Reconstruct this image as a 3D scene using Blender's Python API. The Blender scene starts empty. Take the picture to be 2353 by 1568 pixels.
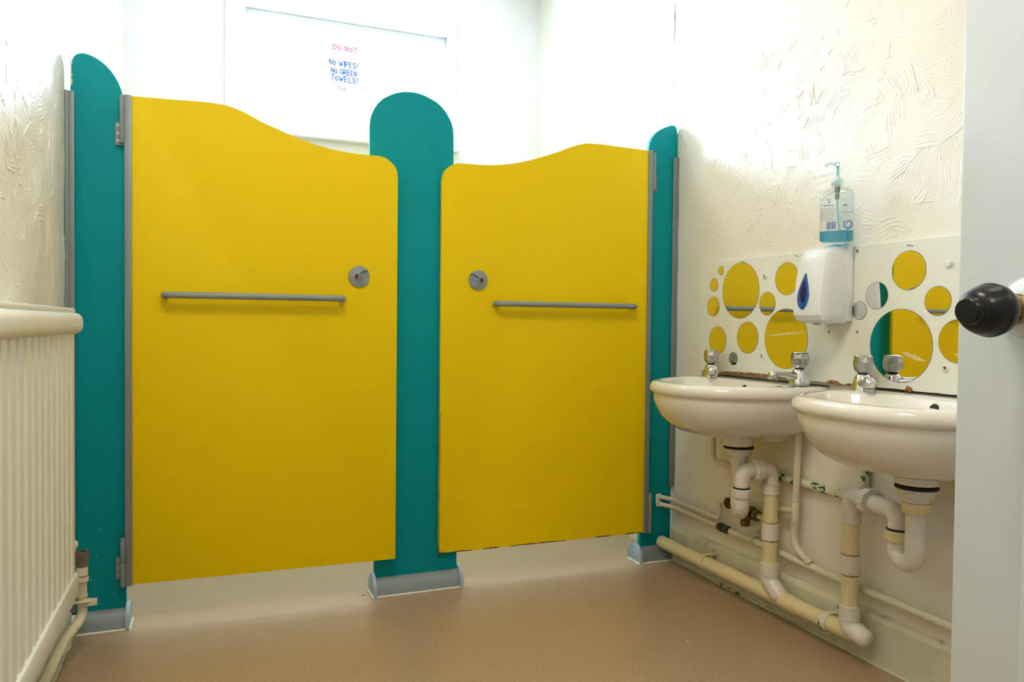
import bpy, bmesh, math, random
import numpy as np
from mathutils import Vector, Matrix
from mathutils import noise as mnoise

sc = bpy.context.scene
C = sc.collection
PI = math.pi
R = math.radians
rnd = random.Random(7)

# ------------------------------------------------------------------ camera
cam_d = bpy.data.cameras.new('camera')
cam_d.sensor_width = 36.0
cam_d.lens = 1721.6 * 36.0 / 2353.0
cam_d.clip_start = 0.02
cam = bpy.data.objects.new('camera', cam_d)
C.objects.link(cam)
yaw, pitch, roll = 0.3820942, 0.0216875, 0.00975156
fwd = Vector((math.sin(yaw) * math.cos(pitch), math.cos(yaw) * math.cos(pitch), -math.sin(pitch)))
rt0 = Vector((math.cos(yaw), -math.sin(yaw), 0))
up0 = rt0.cross(fwd)
rt = rt0 * math.cos(roll) + up0 * math.sin(roll)
up = -rt0 * math.sin(roll) + up0 * math.cos(roll)
M = Matrix((rt, up, -fwd)).transposed().to_4x4()
M.translation = Vector((0, 0, 0.9))
cam.matrix_world = M
sc.camera = cam

# ------------------------------------------------------------------ view, sky, lights
sc.view_settings.view_transform = 'Standard'
sc.view_settings.look = 'None'
sc.view_settings.gamma = 1.0
sc.view_settings.use_curve_mapping = False
sc.view_settings.exposure = 0.0
sc.cycles.max_bounces = 6
sc.cycles.diffuse_bounces = 4
sc.cycles.glossy_bounces = 3
sc.cycles.transmission_bounces = 4
sc.cycles.transparent_max_bounces = 10
sc.cycles.use_adaptive_sampling = True
sc.cycles.adaptive_threshold = 0.08
sc.cycles.sample_clamp_indirect = 6.0
sc.cycles.caustics_reflective = False
sc.cycles.use_denoising = True

SKY = 105.0
w = bpy.data.worlds.new('overcast_sky')
sc.world = w
w.use_nodes = True
bg = w.node_tree.nodes['Background']
bg.inputs[0].default_value = (0.56, 0.75, 1.0, 1)
bg.inputs[1].default_value = SKY

def area(name, loc, rot, sx, sy, power, col=(1, 1, 1), portal=False, spread=None):
    d = bpy.data.lights.new(name, 'AREA')
    d.shape = 'RECTANGLE'; d.size = sx; d.size_y = sy; d.energy = power; d.color = col
    if spread: d.spread = spread
    d.cycles.is_portal = portal
    o = bpy.data.objects.new(name, d); C.objects.link(o)
    o.location = loc; o.rotation_euler = rot
    return o
area('window_portal', (0.655, 3.93, 2.13), (R(-90), 0, 0), 1.08, 0.66, 1, portal=True)

ROOM_FILL_W = 24.0     # unseen lamp added on the washroom ceiling to brighten the room
CUB_FILL_W = 13.5      # unseen lamp added above the cubicles to whiten the back wall
HALL_FILL_W = 17.0      # unseen lamp added in the hallway to lift the lower parts

# ------------------------------------------------------------------ materials
def newmat(name):
    m = bpy.data.materials.new(name); m.use_nodes = True
    nt = m.node_tree
    b = nt.nodes['Principled BSDF']
    return m, nt, b
def N(nt, t, **kw):
    n = nt.nodes.new(t)
    for k, v in kw.items(): setattr(n, k, v)
    return n
def srgb(r, g, b):
    f = lambda c: (c / 12.92 if c <= 0.04045 else ((c + 0.055) / 1.055) ** 2.4)
    return (f(r / 255), f(g / 255), f(b / 255), 1)
def mix(nt, fac, a, b):
    n = N(nt, 'ShaderNodeMix', data_type='RGBA')
    if isinstance(fac, float): n.inputs[0].default_value = fac
    else: nt.links.new(fac, n.inputs[0])
    for i, v in ((6, a), (7, b)):
        if isinstance(v, tuple): n.inputs[i].default_value = v
        else: nt.links.new(v, n.inputs[i])
    return n.outputs[2]
def ramp(nt, fac, p0, p1, c0=(0, 0, 0, 1), c1=(1, 1, 1, 1)):
    n = N(nt, 'ShaderNodeValToRGB')
    n.color_ramp.elements[0].position = p0; n.color_ramp.elements[1].position = p1
    n.color_ramp.elements[0].color = c0; n.color_ramp.elements[1].color = c1
    nt.links.new(fac, n.inputs[0])
    return n.outputs[0]
def noise(nt, scale, detail=3, rough=0.5, dist=0, vec=None):
    n = N(nt, 'ShaderNodeTexNoise')
    n.inputs['Scale'].default_value = scale; n.inputs['Detail'].default_value = detail
    n.inputs['Roughness'].default_value = rough; n.inputs['Distortion'].default_value = dist
    if vec is None:
        vec = N(nt, 'ShaderNodeTexCoord').outputs['Object']
    nt.links.new(vec, n.inputs['Vector'])
    return n.outputs['Fac']
def bump(nt, b, h, strength, dist=0.005):
    n = N(nt, 'ShaderNodeBump')
    n.inputs['Strength'].default_value = strength; n.inputs['Distance'].default_value = dist
    nt.links.new(h, n.inputs['Height']); nt.links.new(n.outputs[0], b.inputs['Normal'])
    return n
def math_(nt, op, a, b=None):
    n = N(nt, 'ShaderNodeMath', operation=op)
    for i, v in ((0, a), (1, b)):
        if v is None: continue
        if isinstance(v, (int, float)): n.inputs[i].default_value = v
        else: nt.links.new(v, n.inputs[i])
    return n.outputs[0]

def simple(name, col, rough=0.5, metal=0.0, var=0.06, vscale=6, bmp=0.0, bscale=60, spec=0.5, coat=0.0):
    m, nt, b = newmat(name)
    dark = tuple(c * (1 - var) for c in col[:3]) + (1,)
    f = noise(nt, vscale)
    nt.links.new(mix(nt, ramp(nt, f, 0.35, 0.65), dark, col), b.inputs['Base Color'])
    b.inputs['Roughness'].default_value = rough
    b.inputs['Metallic'].default_value = metal
    b.inputs['Specular IOR Level'].default_value = spec
    b.inputs['Coat Weight'].default_value = coat
    if bmp: bump(nt, b, noise(nt, bscale, 4), bmp, 0.002)
    return m

def speckled(name, col, spot, scale, lo, hi, rough=0.5, bmp=0.1, dirt=None, dscale=9, dlo=.6, dhi=.75):
    """a painted or plastic colour with marks of their own: spots of a second colour"""
    m, nt, b = newmat(name)
    f = ramp(nt, noise(nt, scale, 4, 0.6), lo, hi)
    base = mix(nt, f, col, spot)
    if dirt: base = mix(nt, ramp(nt, noise(nt, dscale, 5, 0.65), dlo, dhi), base, dirt)
    nt.links.new(base, b.inputs['Base Color'])
    b.inputs['Roughness'].default_value = rough
    bump(nt, b, f, bmp, 0.001)
    return m

def plaster_sheet(y0, y1, z0, z1, step, seed, density=1.0, amp=1.0):
    """height field of plaster combed by hand in overlapping arcs; returns (ny, nz, H)"""
    g = np.random.default_rng(seed)
    ny = int((y1 - y0) / step) + 1; nz = int((z1 - z0) / step) + 1
    Y = np.linspace(y0, y1, ny)[:, None] * np.ones((1, nz)); Z = np.linspace(z0, z1, nz)[None, :] * np.ones((ny, 1))
    def smooth_noise(cell):
        a_, b_ = int((y1 - y0) / cell) + 3, int((z1 - z0) / cell) + 3
        q = g.random((a_, b_)); u = (Y - y0) / cell; v = (Z - z0) / cell
        i = u.astype(int); j = v.astype(int); fu = u - i; fv = v - j
        fu = fu * fu * (3 - 2 * fu); fv = fv * fv * (3 - 2 * fv)
        return (q[i, j] * (1 - fu) * (1 - fv) + q[i + 1, j] * fu * (1 - fv) + q[i, j + 1] * (1 - fu) * fv + q[i + 1, j + 1] * fu * fv)
    wy = (smooth_noise(.05) - .5) * .016 + (smooth_noise(.02) - .5) * .005
    wz = (smooth_noise(.05) - .5) * .016 + (smooth_noise(.02) - .5) * .005
    fine = smooth_noise(.009); mid = smooth_noise(.03); big = smooth_noise(.14)
    H = (mid * .0011 + big * .003 + fine * .0004)
    n = int((y1 - y0) * (z1 - z0) * 150 * density)
    for k in range(n):
        cy, cz = g.uniform(y0 - .05, y1 + .05), g.uniform(z0 - .05, z1 + .05)
        rad = g.uniform(.03, .17) if g.random() < .75 else g.uniform(.2, .5)
        wdt = g.uniform(.014, .045); a0 = g.uniform(0, 6.283); span = g.uniform(.5, 2.2) * min(1, .12 / rad + .2)
        pit = g.uniform(.0055, .0125); am = g.uniform(.25, 1.3) * .0015
        ox, oz = cy - math.cos(a0) * rad, cz - math.sin(a0) * rad
        ext = rad * math.sin(min(span, 1.57)) + wdt + .02
        i0 = max(int((cy - ext - y0) / step), 0); i1 = min(int((cy + ext - y0) / step) + 1, ny)
        j0 = max(int((cz - ext - z0) / step), 0); j1 = min(int((cz + ext - z0) / step) + 1, nz)
        if i1 - i0 < 3 or j1 - j0 < 3: continue
        sl = (slice(i0, i1), slice(j0, j1))
        dy = Y[sl] + wy[sl] - ox; dz = Z[sl] + wz[sl] - oz
        r = np.sqrt(dy * dy + dz * dz)
        da = (np.arctan2(dz, dy) - a0 + math.pi) % (2 * math.pi) - math.pi
        e = np.clip(1 - np.abs(r - rad) / wdt, 0, 1); e = np.minimum(1, e * 3)
        f = np.clip(1 - np.abs(da) / span, 0, 1); f = np.minimum(1, f * 3.5)
        m = e * f
        rid = (.5 + .5 * np.cos(2 * math.pi * r / pit + 5 * mid[sl])) ** 3.5
        rid = rid * np.clip(fine[sl] * 2.6 - .45, 0, 1) * np.clip(mid[sl] * 1.6 - .1, .15, 1)
        lip = np.exp(-((r - rad - wdt * .85) / .0020) ** 2) * f * (mid[sl] > .45) * .9
        base = mid[sl] * .0006 + big[sl] * .003
        H[sl] = H[sl] * (1 - m * .92) + m * .92 * (base + rid * am) + lip * am
    return ny, nz, Y, Z, H * amp
def add_sheet(verts, faces, x, sign, y0, y1, z0, z1, step, seed, density=1.0, amp=1.0):
    ny, nz, Y, Z, H = plaster_sheet(y0, y1, z0, z1, step, seed, density, amp)
    H = H - H.mean()
    X = x - sign * H
    off = sum(len(v) for v in verts)
    verts.append(np.stack([X.ravel(), Y.ravel(), Z.ravel()], 1))
    idx = (np.arange(ny - 1)[:, None] * nz + np.arange(nz - 1)[None, :]).ravel() + off
    q = np.stack([idx, idx + nz, idx + nz + 1, idx + 1], 1)
    if sign > 0: q = q[:, ::-1]
    faces.append(q)
def plain_quads(verts, faces, quads):
    off = sum(len(v) for v in verts)
    verts.append(np.array([p for q in quads for p in q], float))
    faces.append(np.arange(len(quads) * 4).reshape(-1, 4) + off)
def wall_mesh(name, verts, faces, mat):
    V = np.concatenate(verts); F = np.concatenate(faces)
    me = bpy.data.meshes.new(name)
    me.vertices.add(len(V)); me.vertices.foreach_set('co', V.ravel())
    me.loops.add(F.size); me.loops.foreach_set('vertex_index', F.ravel())
    me.polygons.add(len(F)); me.polygons.foreach_set('loop_start', np.arange(0, F.size, 4)); me.polygons.foreach_set('loop_total', np.full(len(F), 4))
    me.polygons.foreach_set('use_smooth', np.ones(len(F), bool))
    me.update(calc_edges=True); me.materials.append(mat)
    o = bpy.data.objects.new(name, me); C.objects.link(o); o['kind'] = 'structure'
    return o

CREAM = srgb(242, 237, 221)
m_wall = simple('cream_painted_plaster', CREAM, 0.4, var=0.04, vscale=3, spec=0.35)
m_wallback = simple('cream_back_wall_paint', srgb(249, 249, 248), 0.6)
m_ceil = simple('white_ceiling_paint', srgb(247, 247, 246), 0.7)
m_teal = simple('teal_laminate', srgb(0, 149, 158), 0.45, var=0.02, vscale=2, spec=0.15)
m_yellow = simple('yellow_laminate', srgb(236, 203, 0), 0.45, var=0.02, vscale=2, spec=0.18)
m_yellowedge = simple('worn_yellow_edge', srgb(205, 185, 50), 0.5, var=0.3, vscale=25)
m_grey = simple('grey_aluminium_trim', srgb(130, 141, 143), 0.42, 0.15, bmp=0.03)
m_greyplastic = simple('grey_nylon', srgb(134, 144, 145), 0.45, 0.0, bmp=0.04)
m_greylight = simple('light_grey_end_cap', srgb(160, 180, 190), 0.4)
m_steel = simple('steel_screw', srgb(190, 190, 180), 0.3, 0.9)
m_dark = simple('dark_slot', srgb(40, 36, 32), 0.7)
m_red = simple('red_indicator', srgb(120, 0, 8), 0.35, spec=0.3)
m_ceramic = simple('white_vitreous_china', srgb(233, 228, 214), 0.08, var=0.02, coat=0.6)
m_chrome = simple('chrome', (0.72, 0.73, 0.74, 1), 0.09, 1.0, var=0.12, vscale=40)
m_chromedull = simple('limescaled_chrome', (0.6, 0.61, 0.62, 1), 0.24, 1.0, var=0.35, vscale=60, bmp=0.15, bscale=120)
m_rubber = simple('black_rubber', srgb(25, 24, 24), 0.6)
m_blue = simple('blue_ring', srgb(20, 60, 140), 0.3)
m_whiteplastic = simple('white_plastic', srgb(236, 238, 236), 0.25, var=0.02, coat=0.2)
m_pvc = simple('white_pvc_fitting', srgb(226, 220, 208), 0.33, var=0.05, vscale=20)
m_pvcyel = simple('yellowed_pvc_pipe', srgb(226, 212, 164), 0.3, var=0.05, vscale=10)
m_pvcstain = speckled('stained_pvc_socket', srgb(226, 220, 206), srgb(190, 150, 90), 14, .55, .7, 0.35)
m_glue = speckled('amber_solvent_glue', srgb(196, 140, 60), srgb(150, 95, 40), 30, .4, .6, 0.35)
m_cream = simple('cream_painted_pipe', srgb(222, 213, 186), 0.35, var=0.08, vscale=12, bmp=0.15, bscale=50)
m_chip = speckled('chipped_pale_green_paint', srgb(218, 220, 190), srgb(8, 74, 62), 30, .57, .595, 0.4, 0.4)
m_chip2 = speckled('lightly_chipped_cream_paint', srgb(222, 218, 192), srgb(18, 84, 70), 42, .69, .71, 0.4, 0.3)
m_brass = speckled('tarnished_brass', srgb(106, 98, 60), srgb(58, 52, 32), 40, .45, .6, 0.4)
m_brass.node_tree.nodes['Principled BSDF'].inputs['Metallic'].default_value = 0.6
m_brassb = simple('brown_brass', srgb(130, 96, 34), 0.35, 0.6)
m_grime = simple('black_mould_sealant', srgb(58, 44, 28), 0.8, bmp=0.5, bscale=90)
m_blacktape = speckled('black_painted_coupling', srgb(48, 52, 56), srgb(170, 175, 170), 45, .62, .68, 0.4)
m_seal = speckled('dirty_white_sealant', srgb(232, 228, 212), srgb(160, 140, 110), 25, .6, .7, 0.5)
m_sealgreen = speckled('sealant_with_green_paint', srgb(206, 208, 186), srgb(22, 84, 70), 16, .62, .66, 0.5)
m_chipboard = speckled('exposed_chipboard', srgb(168, 124, 78), srgb(104, 62, 34), 90, .4, .6, 0.9, 0.6)
m_mirror = simple('mirror_silver', (0.86, 0.86, 0.85, 1), 0.015, 1.0, var=0.01)
m_panel = simple('white_splashback', srgb(238, 240, 228), 0.3, var=0.02)
m_peel = simple('peeled_backing', srgb(222, 200, 140), 0.8, var=0.1)
m_gdoor = simple('white_gloss_door_paint', srgb(210, 219, 224), 0.2, var=0.03, vscale=8, bmp=0.16, bscale=55, coat=0.3)
m_black = simple('black_bakelite', srgb(13, 12, 13), 0.28, var=0.2, vscale=30, spec=0.35)
m_brassk = speckled('worn_brass_collar', srgb(170, 138, 80), srgb(50, 40, 28), 60, .5, .6, 0.35)
m_brassk.node_tree.nodes['Principled BSDF'].inputs['Metallic'].default_value = 0.7
m_rad = simple('cream_radiator_enamel', srgb(224, 224, 212), 0.32, var=0.05, vscale=7, bmp=0.12, bscale=40)
m_winwhite = simple('white_window_paint', srgb(244, 245, 246), 0.4)
m_paper = simple('white_paper', srgb(246, 246, 246), 0.8, var=0.01)
m_inkblue = simple('blue_marker_ink', srgb(50, 85, 160), 0.6)
m_inkred = simple('red_marker_ink', srgb(215, 60, 95), 0.6)
m_skirt = speckled('pale_green_cream_gloss', srgb(218, 216, 190), srgb(190, 190, 160), 12, .5, .7, 0.3, 0.2, srgb(150, 150, 120), 9, .66, .78)
m_tile = simple('clay_roof_tile', srgb(180, 140, 120), 0.8, bmp=0.3)
m_rustscratch = simple('brown_core_board', srgb(120, 66, 30), 0.8)

m_floor, nt, b = newmat('speckled_tan_vinyl')
f1 = noise(nt, 430, 2, 0.7)
f2 = noise(nt, 290, 2, 0.6)
c = mix(nt, ramp(nt, f1, 0.40, 0.50), srgb(128, 104, 78), srgb(184, 156, 122))
c = mix(nt, ramp(nt, f2, 0.60, 0.66), c, srgb(96, 84, 70))
c = mix(nt, ramp(nt, f1, 0.66, 0.70), c, srgb(206, 186, 158))
c = mix(nt, ramp(nt, noise(nt, 2.2, 4), 0.35, 0.75), c, mix(nt, 0.25, c, srgb(150, 122, 92)))
nt.links.new(c, b.inputs['Base Color'])
b.inputs['Roughness'].default_value = 0.36
b.inputs['Specular IOR Level'].default_value = 0.9
bump(nt, b, f1, 0.25, 0.001)

def clear_mat(name, col, gloss=0.12, transp=(1, 1, 1, 1)):
    m = bpy.data.materials.new(name); m.use_nodes = True
    nt = m.node_tree; nt.nodes.clear()
    out = N(nt, 'ShaderNodeOutputMaterial')
    t = N(nt, 'ShaderNodeBsdfTransparent'); t.inputs[0].default_value = transp
    g = N(nt, 'ShaderNodeBsdfGlossy'); g.inputs[0].default_value = col; g.inputs['Roughness'].default_value = 0.04
    fr = N(nt, 'ShaderNodeLayerWeight'); fr.inputs[0].default_value = 0.5
    mx = N(nt, 'ShaderNodeMixShader')
    nt.links.new(math_(nt, 'ADD', math_(nt, 'MULTIPLY', math_(nt, 'POWER', fr.outputs['Facing'], 4.0), 0.8), 0.04 + gloss), mx.inputs[0])
    nt.links.new(t.outputs[0], mx.inputs[1]); nt.links.new(g.outputs[0], mx.inputs[2])
    nt.links.new(mx.outputs[0], out.inputs[0])
    return m
m_glass = clear_mat('window_glass', (1, 1, 1, 1), 0.0)
m_bottle = clear_mat('clear_bottle_plastic', (0.9, 0.95, 1, 1), 0.05, (0.90, 0.94, 0.95, 1))
m_liquid = clear_mat('blue_liquid_soap', (0.5, 0.9, 1, 1), 0.03, (0.10, 0.62, 0.80, 1))
m_pump = clear_mat('frosted_clear_plastic', (0.9, 0.97, 1, 1), 0.3, (0.80, 0.92, 0.94, 1))
m_tubecol = simple('pale_dip_tube', srgb(150, 215, 225), 0.3)
m_greenish = simple('grey_green_pump_core', srgb(120, 130, 100), 0.4)
m_lblblue = simple('blue_label_print', srgb(60, 90, 170), 0.5)
m_lblgrey = simple('grey_label_print', srgb(120, 125, 150), 0.5)
m_lblpale = simple('pale_blue_label_print', srgb(130, 165, 215), 0.5)
m_tear, nt, b = newmat('translucent_blue_window')
b.inputs['Base Color'].default_value = srgb(0, 84, 165); b.inputs['Roughness'].default_value = 0.08
b.inputs['Coat Weight'].default_value = 0.5
m_teardark = simple('dark_blue_core', srgb(8, 28, 90), 0.2)

# ------------------------------------------------------------------ mesh helpers
ROOT = {}
def link_mesh(name, bm, mats, smooth=False, angle=35):
    me = bpy.data.meshes.new(name)
    bmesh.ops.recalc_face_normals(bm, faces=bm.faces[:])
    bm.to_mesh(me); bm.free()
    if not isinstance(mats, (list, tuple)): mats = [mats]
    for m in mats: me.materials.append(m)
    if smooth:
        me.polygons.foreach_set('use_smooth', [True] * len(me.polygons))
        me.set_sharp_from_angle(angle=R(angle))
    o = bpy.data.objects.new(name, me); C.objects.link(o)
    return o
def thing(name, label, cat, loc=(0, 0, 0), group=None):
    o = bpy.data.objects.new(name, None); C.objects.link(o)
    o.empty_display_size = 0.05
    o.location = loc; o['label'] = label; o['category'] = cat
    if group: o['group'] = group
    ROOT[o.name] = Vector(loc)
    return o
def part(name, bm, mat, parent, smooth=True, label=None, angle=35):
    """a child mesh; bm is in world coordinates"""
    rl = ROOT[parent.name]
    bmesh.ops.translate(bm, verts=bm.verts[:], vec=-rl)
    o = link_mesh(name, bm, mat, smooth, angle)
    o.parent = parent
    ROOT[o.name] = rl
    if label: o['label'] = label
    return o
def single(name, bm, mat, label, cat, origin, group=None, smooth=True):
    o0 = Vector(origin)
    bmesh.ops.translate(bm, verts=bm.verts[:], vec=-o0)
    o = link_mesh(name, bm, mat, smooth)
    o.location = o0; o['label'] = label; o['category'] = cat
    if group: o['group'] = group
    ROOT[o.name] = o0
    return o
def struct(name, bm, mat, parent=None, smooth=False):
    o = link_mesh(name, bm, mat, smooth)
    ROOT[o.name] = Vector((0, 0, 0))
    if parent: o.parent = parent
    else: o['kind'] = 'structure'
    return o

def box(bm, lo, hi, bev=0.0, seg=2, mi=0):
    t = bmesh.new()
    bmesh.ops.create_cube(t, size=1)
    for v in t.verts:
        v.co = Vector([(lo[i] + hi[i]) / 2 + v.co[i] * (hi[i] - lo[i]) for i in range(3)])
    if bev: bmesh.ops.bevel(t, geom=t.edges[:], offset=bev, segments=seg, profile=0.5, affect='EDGES')
    merge(bm, t, mi)
    return bm
def merge(bm, t, mi=0, mat=None):
    if mat is not None: bmesh.ops.transform(t, matrix=mat, verts=t.verts[:])
    vm = {}
    for v in t.verts: vm[v.index if False else v] = bm.verts.new(v.co)
    for f in t.faces:
        try:
            nf = bm.faces.new([vm[v] for v in f.verts]); nf.material_index = mi or f.material_index
        except ValueError: pass
    t.free()
def nb(): return bmesh.new()

def frame_from(d):
    d = Vector(d).normalized()
    a = Vector((0, 0, 1)) if abs(d.z) < 0.9 else Vector((1, 0, 0))
    x = d.cross(a).normalized(); y = d.cross(x).normalized()
    return x, y, d
def rings(bm, rs, close=True, cap0=True, cap1=True, mi=0):
    vr = [[bm.verts.new(p) for p in r] for r in rs]
    n = len(vr[0])
    for a, b2 in zip(vr[:-1], vr[1:]):
        for i in range(n if close else n - 1):
            j = (i + 1) % n
            f = bm.faces.new((a[i], a[j], b2[j], b2[i])); f.material_index = mi
    if cap0: bm.faces.new(list(reversed(vr[0]))).material_index = mi
    if cap1: bm.faces.new(vr[-1]).material_index = mi
    return vr
def lathe(bm, origin, axis, prof, n=32, cap0=True, cap1=True, phase=0.0, mi=0, sq=None):
    """prof: list of (distance along axis, radius)"""
    x, y, d = frame_from(axis); o = Vector(origin)
    rs = []
    for h, r in prof:
        ring = []
        for i in range(n):
            a = 2 * PI * i / n + phase
            rr = r * (sq(a) if sq else 1)
            ring.append(o + d * h + x * (math.cos(a) * rr) + y * (math.sin(a) * rr))
        rs.append(ring)
    rings(bm, rs, True, cap0, cap1, mi)
    return bm
def fillet(pts, rad, seg=10):
    pts = [Vector(p) for p in pts]
    out = [pts[0]]
    for i in range(1, len(pts) - 1):
        a, p, c = pts[i - 1], pts[i], pts[i + 1]
        r = rad[i - 1] if isinstance(rad, (list, tuple)) else rad
        u = (a - p); v = (c - p)
        ang = u.angle(v)
        if ang > PI - 0.02 or r <= 0: out.append(p); continue
        t = min(r / math.tan(ang / 2), u.length * 0.499, v.length * 0.499)
        r2 = t * math.tan(ang / 2)
        u.normalize(); v.normalize()
        cdir = (u + v).normalized(); cen = p + cdir * (r2 / math.sin(ang / 2))
        s = p + u * t - cen; e = p + v * t - cen
        tot = s.angle(e)
        for k in range(seg + 1):
            q = k / seg
            out.append(cen + (s * math.sin((1 - q) * tot) + e * math.sin(q * tot)) / math.sin(tot))
    out.append(pts[-1])
    return out
def tube(bm, path, r, n=16, cap=True, mi=0, rfun=None):
    path = [Vector(p) for p in path]
    cl = [path[0]]
    for q in path[1:]:
        if (q - cl[-1]).length > 1e-6: cl.append(q)
    path = cl
    T = []
    for i in range(len(path)):
        if i == 0: t = path[1] - path[0]
        elif i == len(path) - 1: t = path[-1] - path[-2]
        else: t = (path[i + 1] - path[i]).normalized() + (path[i] - path[i - 1]).normalized()
        T.append(t.normalized())
    x, y, _ = frame_from(T[0])
    rs = []
    prev = T[0]
    for i, p in enumerate(path):
        q = prev.rotation_difference(T[i]); x = q @ x; y = q @ y; prev = T[i]
        rr = rfun(i / (len(path) - 1)) if rfun else r
        rs.append([p + x * (math.cos(2 * PI * k / n) * rr) + y * (math.sin(2 * PI * k / n) * rr) for k in range(n)])
    rings(bm, rs, True, cap, cap, mi)
    return bm
def prism(bm, pts, fn, t0, t1, bev=0.0, mi=0):
    """2-D outline (u, z) mapped by fn(u, z, t) into space between depths t0 and t1"""
    t = bmesh.new()
    a = [t.verts.new(fn(u, z, t0)) for u, z in pts]
    b2 = [t.verts.new(fn(u, z, t1)) for u, z in pts]
    n = len(pts)
    t.faces.new(a); t.faces.new(list(reversed(b2)))
    for i in range(n):
        j = (i + 1) % n
        t.faces.new((a[i], b2[i], b2[j], a[j]))
    if bev:
        es = [e for e in t.edges if len(e.link_faces) == 2 and any(len(f.verts) > 4 for f in e.link_faces)]
        bmesh.ops.bevel(t, geom=es, offset=bev, segments=2, profile=0.5, affect='EDGES')
    merge(bm, t, mi)
    return bm
def spline(pts, k=5):
    out = []
    P = [Vector((p[0], p[1], 0)) for p in pts]
    for i in range(len(P) - 1):
        p0 = P[max(i - 1, 0)]; p1 = P[i]; p2 = P[i + 1]; p3 = P[min(i + 2, len(P) - 1)]
        for j in range(k):
            t = j / k
            q = 0.5 * ((2 * p1) + (p2 - p0) * t + (2 * p0 - 5 * p1 + 4 * p2 - p3) * t * t + (-p0 + 3 * p1 - 3 * p2 + p3) * t ** 3)
            out.append((q.x, q.y))
    out.append((P[-1].x, P[-1].y))
    return out
def disc(bm, c, axis, r, h, n=48, bev=0.0, mi=0, rr=None):
    pr = [(0, r), (h, r)] if not bev else [(0, r), (h - bev, r), (h, r - bev)]
    return lathe(bm, c, axis, pr, n, mi=mi)
def text_mesh(name, body, size, mat, parent, origin, xdir, ydir, sx=1.0, depth=0.0002, shear=0.0, align='LEFT'):
    cu = bpy.data.curves.new(name, 'FONT'); cu.body = body; cu.size = size; cu.extrude = depth; cu.shear = shear
    cu.align_x = align
    o = bpy.data.objects.new(name, cu); C.objects.link(o)
    bpy.context.view_layer.update()
    me = bpy.data.meshes.new_from_object(o.evaluated_get(bpy.context.evaluated_depsgraph_get()))
    bpy.data.objects.remove(o); bpy.data.curves.remove(cu)
    X = Vector(xdir).normalized(); Y = Vector(ydir).normalized(); Z = X.cross(Y)
    rl = ROOT[parent.name]
    mt = Matrix(((X.x * sx, Y.x, Z.x, 0), (X.y * sx, Y.y, Z.y, 0), (X.z * sx, Y.z, Z.z, 0), (0, 0, 0, 1)))
    me.transform(mt); me.transform(Matrix.Translation(Vector(origin) - rl))
    me.materials.clear(); me.materials.append(mat)
    p = bpy.data.objects.new(name, me); C.objects.link(p); p.parent = parent; ROOT[p.name] = rl
    return p

# ------------------------------------------------------------------ room shell
XR, XL, YB, YF, ZC = 1.668, -0.385, 3.79, -0.2, 2.72
WX0, WX1, WZ0, WZ1 = 0.15, 1.16, 1.83, 2.42        # window opening

b = nb(); box(b, (-1.3, -2.2, -0.1), (2.2, 4.1, 0.0)); struct('floor', b, m_floor)
b = nb(); box(b, (-1.3, -2.2, ZC), (2.2, 4.1, ZC + 0.1)); struct('ceiling', b, m_ceil)
# right wall: combed plaster face in front of a slab
def slab_quads(x0, x1, y0, y1, z0, z1):
    p = lambda i, j, k: ((x0, x1)[i], (y0, y1)[j], (z0, z1)[k])
    return [[p(0,0,0),p(0,0,1),p(0,1,1),p(0,1,0)],[p(1,0,0),p(1,1,0),p(1,1,1),p(1,0,1)],[p(0,0,0),p(1,0,0),p(1,0,1),p(0,0,1)],
            [p(0,1,0),p(0,1,1),p(1,1,1),p(1,1,0)],[p(0,0,0),p(0,1,0),p(1,1,0),p(1,0,0)],[p(0,0,1),p(1,0,1),p(1,1,1),p(0,1,1)]]
vs_, fs_ = [], []
plain_quads(vs_, fs_, slab_quads(XR + .004, XR + .2, YF - .12, 4.1, 0, ZC))
add_sheet(vs_, fs_, XR, 1, .50, 2.49, 0, 1.10, .0036, 5, 1.2, 1.0)
add_sheet(vs_, fs_, XR, 1, .50, 2.49, 1.10, 2.15, .0019, 15, 1.3, 1.1)
add_sheet(vs_, fs_, XR, 1, .50, 2.49, 2.15, ZC, .008, 25, .5, 1.0)
add_sheet(vs_, fs_, XR, 1, 2.49, YB, 0, ZC, .012, 6, .3)
wall_mesh('wall_right', vs_, fs_, m_wall)
# left wall
vs_, fs_ = [], []
plain_quads(vs_, fs_, slab_quads(XL - .2, XL - .004, YF - .12, 2.49, 0, ZC))
add_sheet(vs_, fs_, XL, -1, 1.05, 2.49, 0, .90, .008, 8, .5, 1.0)
add_sheet(vs_, fs_, XL, -1, 1.05, 2.49, .90, 1.95, .0021, 18, 1.2, 1.3)
add_sheet(vs_, fs_, XL, -1, 1.05, 2.49, 1.95, ZC, .008, 28, .5, 1.0)
o_ = [(XL, 2.49), (-.362, 3.85)]
plain_quads(vs_, fs_, [[(XL, 2.49, 0), (-.362, 3.85, 0), (-.362, 3.85, ZC), (XL, 2.49, ZC)], [(-.6, 3.85, 0), (-.6, 2.49, 0), (-.6, 2.49, ZC), (-.6, 3.85, ZC)]])
wall_mesh('wall_left', vs_, fs_, m_wall)
# back wall with window opening
b = nb()
box(b, (-0.5, YB, 0), (WX0, YB + 0.28, ZC)); box(b, (WX1, YB, 0), (1.7, YB + 0.28, ZC))
box(b, (WX0, YB, 0), (WX1, YB + 0.28, WZ0)); box(b, (WX0, YB, WZ1), (WX1, YB + 0.28, ZC))
struct('wall_back', b, m_wallback)
# front wall with the doorway the camera looks through
b = nb()
box(b, (-1.0, YF - 0.12, 0), (-0.06, YF, ZC)); box(b, (0.86, YF - 0.12, 0), (1.8, YF, ZC))
box(b, (-0.06, YF - 0.12, 2.05), (0.86, YF, ZC))
struct('wall_front', b, m_wallback)
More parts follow.
